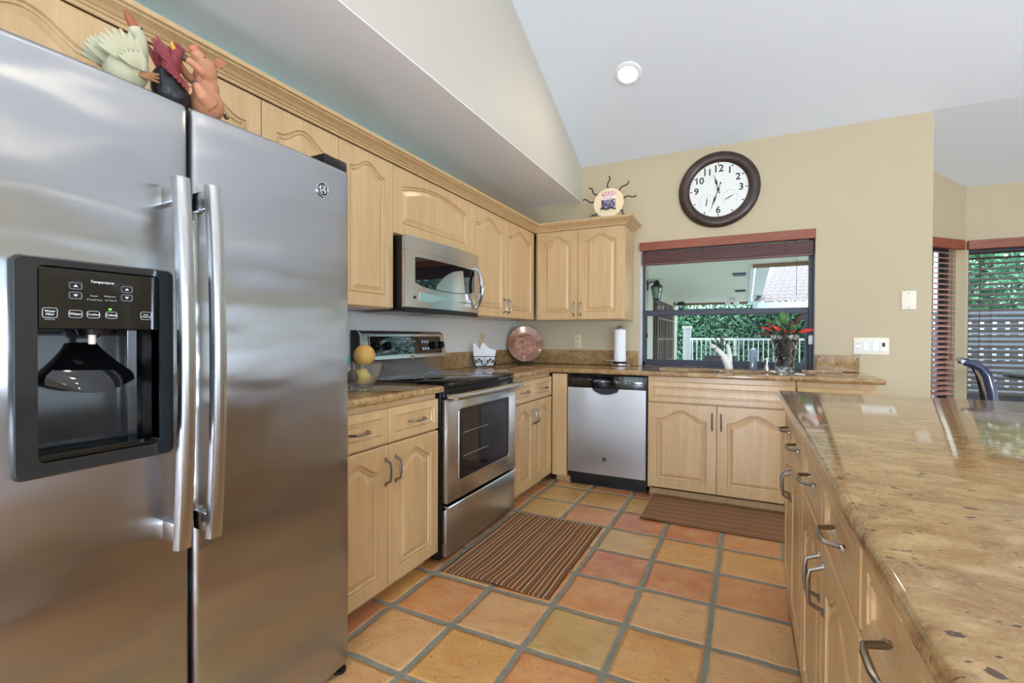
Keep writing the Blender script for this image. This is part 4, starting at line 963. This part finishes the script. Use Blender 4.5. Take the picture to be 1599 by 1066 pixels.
# white sculptural vase with twigs
vs = thing('bud_vase', 'white sculptural two-lobed vase on the window counter', 'vase', (1.218, .46, FTOP))
mb = MB(); mb.tube([(0, 0, 0), (0, 0, .012), (-.008, 0, .045), (-.03, 0, .085), (-.065, 0, .130), (-.092, 0, .162), (-.118, 0, .172), (-.135, 0, .158)], [.028, .030, .032, .026, .019, .020, .018, .008], 16)
mb.tube([(0, 0, .012), (.006, .004, .06), (.004, .006, .11), (-.004, .006, .155), (-.018, .006, .188)], [.028, .028, .026, .022, .008], 16, flat=(1, .7)); mb.build('body', 'ceramic', vs, remesh=.004, iters=6)
MB().ball((0, 0, .004), (.03, .03, .004), 20).build('base', 'ceramic', vs)
MB().tube([(-.052+.021*math.cos(t), .02*math.sin(t), .095+.012*math.cos(t)) for t in [2*PI*i/16 for i in range(17)]], .0035, 6).build('neck_band', 'iron', vs)
tw = thing('twig_bunch', 'bunch of dark thin leaves in the white vase', 'plant', (1.165, .46, 1.02))
mb = MB()
for k in range(9):
    a = random.uniform(-1, 1); b = random.uniform(-.5, .5); h_ = random.uniform(.09, .17)
    mb.tube([(0, 0, 0), (-.01+.2*a*h_, .2*b*h_, h_*.6), (-.015+.6*a*h_, .4*b*h_, h_)], [.004, .0035, .0012], 6)
mb.build('stem', 'stem', tw)
mb = MB()
for k in range(26):
    a = random.uniform(-1, 1); h_ = random.uniform(.05, .15); p = Vector((-.012+.35*a*h_, random.uniform(-.03, .03), h_)); mb.leaf(p, p+Vector((random.uniform(-.03, .03), random.uniform(-.02, .02), random.uniform(.0, .03))), .008, (0, -1, .2), 3)
mb.build('leaf', leaf_mat('vase_leaves', [(.3, (46, 60, 50)), (.6, (110, 130, 104))]), tw)
bt = thing('soap_bottle', 'clear bottle with blue edges on the window counter', 'bottle', (1.378, .50, FTOP))
MB().prism(rrect(-.030, .030, -.018, .018, .012), 0, .148, 'z').build('shell', 'blueglass', bt, ang=40)
MB().prism(rrect(-.018, .018, -.010, .010, .006), .006, .135, 'z').build('liquid', mat('grey_soap', (132, 138, 130), .3), bt)
MB().prism(rrect(-.020, .020, -.012, .012, .008), .148, .156, 'z').build('lid', 'nickel', bt)
sd2 = thing('soap_pump', 'small silver soap pump beside the crystal vase', 'soap dispenser', (1.465, .475, FTOP))
MB().lathe([(.001, 0), (.021, 0), (.022, .005), (.018, .02), (.012, .035), (.010, .052), (.007, .055), (.006, .075), (.009, .078), (.009, .085), (.001, .087)], 24).build('body', 'chrome', sd2)
MB().tube([(0, 0, .080), (-.018, -.004, .082), (-.026, -.006, .076)], [.005, .004, .003], 8).build('spout', 'chrome', sd2)
# crystal vase with foliage
cv = thing('crystal_vase', 'tall cut crystal vase at the right of the window', 'vase', (1.575, .47, FTOP))
prof_ = [(.001, 0), (.056, 0), (.059, .006)]+[(.059+.032*(i/40)**1.4, .006+.246*i/40) for i in range(1, 41)]+[(.086, .252)]+[(.053+.030*(i/10)**1.4, .03+.215*i/10) for i in range(9, -1, -1)]+[(.001, .028)]
def cut2(a, k, z):
    g1 = abs(math.sin(4*(a+z*9))); g2 = abs(math.sin(4*(a-z*9))); return 1-.09*max(0, .25-min(g1, g2))/.25 if .01 < z < .25 else 1+.02*math.sin(12*a)*(z > .25)
MB().lathe(prof_, 144, mod=lambda a, k, z: cut2(a, k, z) if 1 < k < 44 else 1).build('body', 'crystalc', cv, ang=15)
MB().lathe([(.001, .030), (.050, .031)]+[(.050+.024*(i/8)**1.4, .031+.19*i/8) for i in range(1, 9)]+[(.001, .225)], 32).build('filling', 'stone_dark', cv)
pl = thing('bromeliad_bouquet', 'red and green leafy stems in the crystal vase', 'plant', (1.575, .47, 1.13))
st = [((-.165, .02, .04), 'leafd', .035), ((-.12, -.02, .13), 'leafd', .04), ((-.15, .0, .095), 'leafr', .022), ((-.06, .01, .17), 'leafg', .035), ((-.02, 0, .215), 'leafg', .04), ((.05, .0, .14), 'leafd', .03), ((.12, .0, .19), 'leafd', .03), ((.175, -.01, .075), 'leafr', .030), ((.07, -.03, .11), 'leafg', .045), ((.10, .03, .12), 'leafg', .03), ((-.08, -.03, .105), 'leafr', .022), ((.07, -.03, .07), 'leafr', .02), ((-.05, .04, .10), 'leafr', .024), ((.0, -.05, .08), 'leafr', .02), ((-.13, .04, .165), 'leafg', .028), ((.02, .03, .20), 'leafg', .03)]
mb = MB()
for tip, k_, wd in st:
    tp = Vector(tip); mb.tube([(0, 0, -.06), tp*.35+Vector((0, 0, .02)), tp*.7+Vector((0, 0, .015))], [.004, .003, .002], 6)
mb.build('stem', 'stem', pl)
for tip, k_, wd in st:
    tp = Vector(tip); MB().leaf(tp*.45+Vector((0, 0, .02)), tp, wd, (0, -.8, .6), 6, .12).build('leaf', k_, pl, thick=.0015)

# ---------------------------------------------------------------- rugs
def rug(name, mt_, x0, x1, y0, y1, label, wave):
    nx, ny = 30, 44; mb = MB(); bm = mb.bm
    def Z(u, v): return FL+.006+wave(u, v)
    T_ = [[bm.verts.new((x0+(x1-x0)*i/nx, y0+(y1-y0)*j/ny, Z(i/nx, j/ny))) for i in range(nx+1)] for j in range(ny+1)]
    B_ = [[bm.verts.new((v.co.x, v.co.y, max(FL+.0006, v.co.z-.005))) for v in r] for r in T_]
    for j in range(ny):
        for i in range(nx):
            bm.faces.new((T_[j][i], T_[j][i+1], T_[j+1][i+1], T_[j+1][i])); bm.faces.new((B_[j][i], B_[j+1][i], B_[j+1][i+1], B_[j][i+1]))
    for j in range(ny):
        for i in (0, nx): bm.faces.new((T_[j][i], T_[j+1][i], B_[j+1][i], B_[j][i]))
    for i in range(nx):
        for j in (0, ny): bm.faces.new((T_[j][i], T_[j][i+1], B_[j][i+1], B_[j][i]))
    return tag(mb.build(name, mt_, ang=50), label, 'rug')
rug('rug', 'rug1', .042, .588, -1.532, -.692, 'brown and red striped rug in front of the range', lambda u, v: .012*math.exp(-((v-.02)/.10)**2)*max(0, math.sin(u*PI*1.15-.2))**2*(u > .2))
rug('rug', 'rug2', .752, 1.80, -.448, .05, 'brown striped rug in front of the sink cabinet', lambda u, v: .006*math.exp(-(v/.06)**2)*math.exp(-((u-.08)/.10)**2))

# ---------------------------------------------------------------- nook furniture
ch = thing('dining_chair', 'dark curved-back dining chair by the nook window', 'chair', (2.615, .70, 0), -.23)
mb = MB()
for y in (-.19, .19):
    pts = [(-.02, y, 1.0), (.02, y, .992), (.060, y, .965), (.085, y, .92), (.105, y, .82), (.118, y, .70), (.13, y, .60)]
    MB().tube(pts, [.016, .018, .019, .020, .020, .020, .020], 10, flat=(.7, 1.3)).build('back_post', 'chairm', ch)
R = []
for i in range(13):
    f = i/12; x = -.02+.15*f**.55*1.0; z = 1.0-.40*f**1.7
    R.append([(x, -.19+.38*j/8, z) for j in range(9)])
mb = MB(); mb.rings(R, closed=False, cap0=False, cap1=False); mb.build('backrest', 'chairm', ch, thick=.012)
MB().tube([(-.022, -.2, 1.005), (-.028, 0, 1.01), (-.022, .2, 1.005)], .012, 10).build('top_rail', 'chairs', ch)
bx(.10, .42, -.20, .20, .57, .62, .015, 3).build('seat', 'chairm', ch)
for x in (.13, .38):
    for y in (-.18, .18): MB().tube([(x, y, .58), (x+(.03 if x > .3 else -.03), y*1.1, FL)], [.018, .014], 10).build('leg', 'chairm', ch)
MB().tube([(.12, -.19, .25), (.40, -.19, .25), (.40, .19, .25), (.12, .19, .25), (.12, -.19, .25)], .009, 8).build('footrest', 'chairs', ch)
dt = thing('dining_table', 'round dark counter-height table at the right edge by the nook window', 'table', (3.275, .66, 0))
MB().lathe([(.001, .90), (.44, .90), (.463, .905), (.47, .917), (.463, .93), (.44, .935), (.001, .935)], 64).build('tabletop', 'tabletop', dt)
MB().lathe([(.001, FL), (.16, FL), (.16, FL+.02), (.05, .05), (.045, .86), (.12, .90), (.001, .90)], 32).build('pedestal', 'chairm', dt)

# ---------------------------------------------------------------- outside
struct(bx(-8, 30, YN+.3, 40, -.25, -.12), 'floor_patio', 'patio', 'pale patio paving outside'); struct(bx(XR+.3, 30, -25, YN+.29, -.25, -.12), 'floor_terrace', 'patio', 'pale terrace beyond the living room'); struct(bx(-8, XR+.29, -25, YF-.2, -.25, -.12), 'floor_yard', 'patio', 'pale terrace behind the living room')
EX = -.60
struct(bx(EX-.2, EX, T, 12.3, -.12, 2.75), 'wall_exterior', 'extw', 'pale stucco house wall beside the covered patio')
lz = lambda y: 2.64-.0405*(y-.8)
mb = MB(); mb.prism([(T+.02, lz(T)), (6.0, lz(6)), (6.0, lz(6)+.1), (T+.02, lz(T)+.1)], EX-.2, 2.7, 'x'); mb.prism([(6.0, lz(6)), (12.0, lz(12)), (12.0, lz(12)+.1), (6.0, lz(6)+.1)], EX-.2, 1.40, 'x')
struct(mb, 'ceiling_patio', 'extc', 'pale plank ceiling of the covered patio')
mb = MB(); mb.prism([(6.0, lz(6)-.03), (12.0, lz(12)-.03), (12.0, lz(12)+.11), (6.0, lz(6)+.11)], 1.40, 1.47, 'x'); mb.box(EX, 1.47, 12.0, 12.08, lz(12)-.03, lz(12)+.11); mb.box(1.47, 2.7, 6.0, 6.07, lz(6)-.03, lz(6)+.11)
struct(mb, 'trim_2', 'fascia', 'white fascia around the patio roof edge')
mb = MB(); mb.box(EX, 1.38, 11.93, 12.0, lz(12)-.06, lz(12)); mb.box(1.44, 2.7, 5.92, 5.99, lz(6)-.06, lz(6)-.001); struct(mb, 'trim_3', 'brown', 'brown bead along the patio ceiling edge')
mb = MB(); mb.prism([(6.1, lz(6)+.0), (12.3, lz(12)+.0), (12.3, lz(12)+.14), (6.1, lz(6)+.14)], 1.50, 1.72, 'x'); struct(mb, 'trim_4', 'fascia', 'white gutter beside the patio roof')
# neighbouring wing roof
rw = thing('tiled_roof', 'pale barrel-tiled roof of the house wing beyond the patio', 'roof', (0, 0, 0))
mb = MB(); bm = mb.bm; zA, yA, zB, yB = 2.02, 10.5, 4.4, 14.5; nx, ny = 150, 22
rows = []
for j in range(ny*4+1):
    f = j/(ny*4); st_ = (j % 4)/4; row = []
    for i in range(nx+1):
        x = 1.5+4.2*i/nx+1.2*f*(1-i/nx); row.append(bm.verts.new((x, yA+(yB-yA)*f, zA+(zB-zA)*f+.035*abs(math.sin(i*PI/6+(j//4 % 2)*0))+.05*(1-st_) )))
    rows.append(row)
for a, b in zip(rows, rows[1:]):
    for i in range(nx): bm.faces.new((a[i], a[i+1], b[i+1], b[i]))
mb.build('tile_field', 'roof', rw, ang=25)
MB().prism([(10.45, 1.85), (10.5, 1.85), (10.5, 2.06), (10.45, 2.06)], 1.5, 5.8, 'x').build('fascia_board', 'fascia', rw)
MB().box(2.62, 2.9, 13.1, 13.4, 3.55, 3.85, .03).build('roof_vent', 'fascia', rw); MB().box(2.66, 2.72, 13.08, 13.1, 3.62, 3.66).box(2.8, 2.86, 13.08, 13.1, 3.62, 3.66).build('vent_hole', 'vent', rw)
# ceiling vents and floodlight of the patio
for k, (y, lab) in enumerate(((6.9, 'dark grey vent strip in the patio ceiling nearest the kitchen window'), (9.4, 'dark grey vent strip in the patio ceiling farther from the window'))):
    t = thing('ceiling_vent', lab, 'vent', (1.19, y, lz(y))); MB().box(-.09, .14, -.16, .16, -.025, -.001).build('grille', 'vent', t)
t = thing('floodlight', 'twin white floodlight under the patio ceiling', 'lamp', (1.0, 10.9, lz(10.9)))
MB().lathe([(.001, -.03), (.06, -.03), (.06, 0), (.001, 0)], 20).build('mount', 'fascia', t)
for x in (-.09, .09): MB().tube([(x*.3, 0, -.03), (x, -.02, -.10), (x*1.2, -.10, -.14)], [.02, .05, .075], 14).build('lamp_head', 'white', t)
# lanterns
def lantern(label, y, z):
    t = thing('wall_lantern', label, 'lantern', (EX, y, z))
    mb = MB(); mb.box(0, .02, -.06, .06, -.02, .18, .004); mb.tube([(.01, 0, .12), (.10, 0, .16), (.20, 0, .14)], .012, 8); mb.build('bracket', 'lantern', t)
    c0 = (.20, 0, 0)
    MB().lathe([(.001, .26), (.012, .25), (.018, .23), (.01, .21), (.03, .19), (.045, .16), (.09, .09), (.125, .06), (.125, .045), (.001, .045)], 6, c0).build('roof_cap', 'lantern', t, ang=20)
    MB().lathe([(.115, .045), (.07, -.22)], 6, c0, cap=False).build('glass_shade', 'lantglass', t, ang=20)
    mb = MB()
    for k in range(6):
        a = 2*PI*k/6; mb.tube([(.20+.117*math.cos(a), .117*math.sin(a), .045), (.20+.072*math.cos(a), .072*math.sin(a), -.22)], .008, 6)
    mb.lathe([(.001, -.26), (.03, -.25), (.075, -.22), (.075, -.205), (.001, -.205)], 6, c0); mb.build('cage', 'lantern', t, ang=20)
lantern('black wall lantern nearer the kitchen window on the stucco wall', 7.2, 2.19); lantern('black wall lantern beyond the patio door', 11.55, 2.10)
# barred patio door
pd = thing('patio_door', 'brown double door with iron bars in the stucco wall', 'door', (EX, 0, 0))
bx(.0, .05, 7.95, 10.95, -.11, 2.04).build('door_frame', 'extdoor', pd)
for a, b in ((8.1, 9.4), (9.5, 10.8)):
    q_ = bx(.045, .06, a, b, .02, 1.95).build('leaf_panel', 'darkpane', pd)
    mb = MB()
    for k in range(5): mb.box(.075, .10, a+(b-a)*k/4-.02, a+(b-a)*k/4+.02, .02, 1.95)
    for z in (.55, 1.1, 1.6): mb.box(.07, .095, a, b, z-.02, z+.02)
    mb.build('bars', 'bars', q_)
# railing
RY_ = 12.9
rlg = thing('railing', 'white picket railing at the far side of the patio', 'railing', (0, RY_, 0))
MB().box(-.34, 6.5, -.03, .03, 1.06, 1.13).build('top_rail', 'rail', rlg); MB().box(-.34, 6.5, -.02, .02, .02, .07).build('bottom_rail', 'rail', rlg)
x = -.2
while x < 6.5: MB().box(x-.016, x+.016, -.016, .016, .07, 1.06).build('picket', 'rail', rlg, smooth=False); x += .135
for x in (1.05, 2.5, 3.9, 5.3): MB().box(x-.04, x+.04, -.04, .04, -.12, 1.13).build('post', 'rail', rlg, smooth=False)
np_ = thing('gate_post', 'thick white post at the left end of the railing', 'post', (-.33, RY_-.3, 0)); MB().box(-.11, .11, -.11, .11, -.12, 1.42, .01).build('shaft', 'rail', np_); MB().box(-.14, .14, -.14, .14, 1.42, 1.50, .02).build('cap', 'rail', np_)
# foliage
def leaf_cloud(mb, fn, n, size):
    bm = mb.bm
    for k in range(n):
        c0 = Vector(fn()); d = Vector((random.gauss(0, 1), random.gauss(0, 1), random.gauss(0, 1))).normalized(); e = d.orthogonal().normalized()
        L = size*random.uniform(.6, 1.3); p = [c0-d*L, c0+e*L*.38, c0+d*L, c0-e*L*.38]
        bm.faces.new([bm.verts.new(q) for q in p])
hg = thing('hedge', 'dense green hedge behind the white railing', 'hedge', (2.5, 14.6, -.1))
mb = MB(); mb.box(-4.0, 5.0, -.35, .8, 0, 2.25); mb.build('core', mat('hedge_core', (22, 50, 36), .9), hg)
mb = MB(); leaf_cloud(mb, lambda: (random.uniform(-4.2, 5), -.55+.35*random.random()**1.5 + .15*math.sin(3*random.random()), random.uniform(0, 2.55)), 13000, .085); mb.build('leaves', 'hedge', hg, smooth=False)
def tree(label, x, y, h_, r_, n):
    t = thing('garden_tree', label, 'tree', (x, y, -.12))
    MB().tube([(0, 0, 0), (.1, 0, h_*.35), (.05, .1, h_*.6), (.25, .1, h_*.8)], [.16, .13, .10, .05], 10).tube([(.1, 0, h_*.35), (.5, .1, h_*.55), (.9, .1, h_*.75)], [.09, .07, .03], 8).build('trunk', 'bark', t)
    mb = MB()
    def f():
        while True:
            p = Vector((random.uniform(-1, 1), random.uniform(-1, 1), random.uniform(-1, 1)))
            if .25 < p.length < 1: return (p.x*r_, p.y*r_, h_*.55+p.z*h_*.50)
    leaf_cloud(mb, f, n, .11); mb.build('crown', 'tree', t, smooth=False)
tree('leafy garden tree behind the lattice fence outside the nook, left one', 4.5, 7.6, 4.4, 1.35, 6000); tree('leafy garden tree behind the lattice fence outside the nook, right one', 7.3, 8.0, 4.6, 1.4, 5000)
lf = thing('lattice_fence', 'grey lattice fence outside the nook window', 'fence', (0, 4.6, -.12))
mb = MB()
for k in range(20): mb.box(2.6, 7.2, 0, .02, .04+k*.08, .092+k*.08)
mb.build('horizontal_slats', 'fence', lf, smooth=False)
mb = MB()
for k in range(38): mb.box(2.6+k*.12, 2.672+k*.12, .02, .04, 0, 1.62)
mb.build('vertical_slats', 'fence', lf, smooth=False)
struct(bx(2.4, 9, 5.4, 5.5, -.12, 1.42), 'wall_backdrop', 'white', 'white backdrop added behind the lattice fence')  # added so the lattice gaps show bright
struct(bx(2.3, 4.05, 5.8, 5.9, -.12, 3.2), 'wall_backdrop_tall', 'extw', 'tall pale backdrop added behind the narrow nook window')  # added so the view behind the narrow blind is bright
# patio planter
pp = thing('patio_planter', 'grey box planter with spiky leaves on the patio', 'planter', (1.02, 2.55, -.12))
bx(-.12, .22, -.12, .12, .70, 1.06, .01).build('box', 'grey', pp); bx(-.02, .12, -.06, .06, 0, .70).build('stand', 'grey', pp)
mb = MB()
for k in range(16):
    a = random.uniform(0, 2*PI); mb.leaf((.05, 0, 1.05), (.05+.34*math.cos(a), .3*math.sin(a), 1.10+random.uniform(-.04, .16)), .022, (0, 0, 1), 6, .12)
mb.build('leaves', 'hedge', pp)
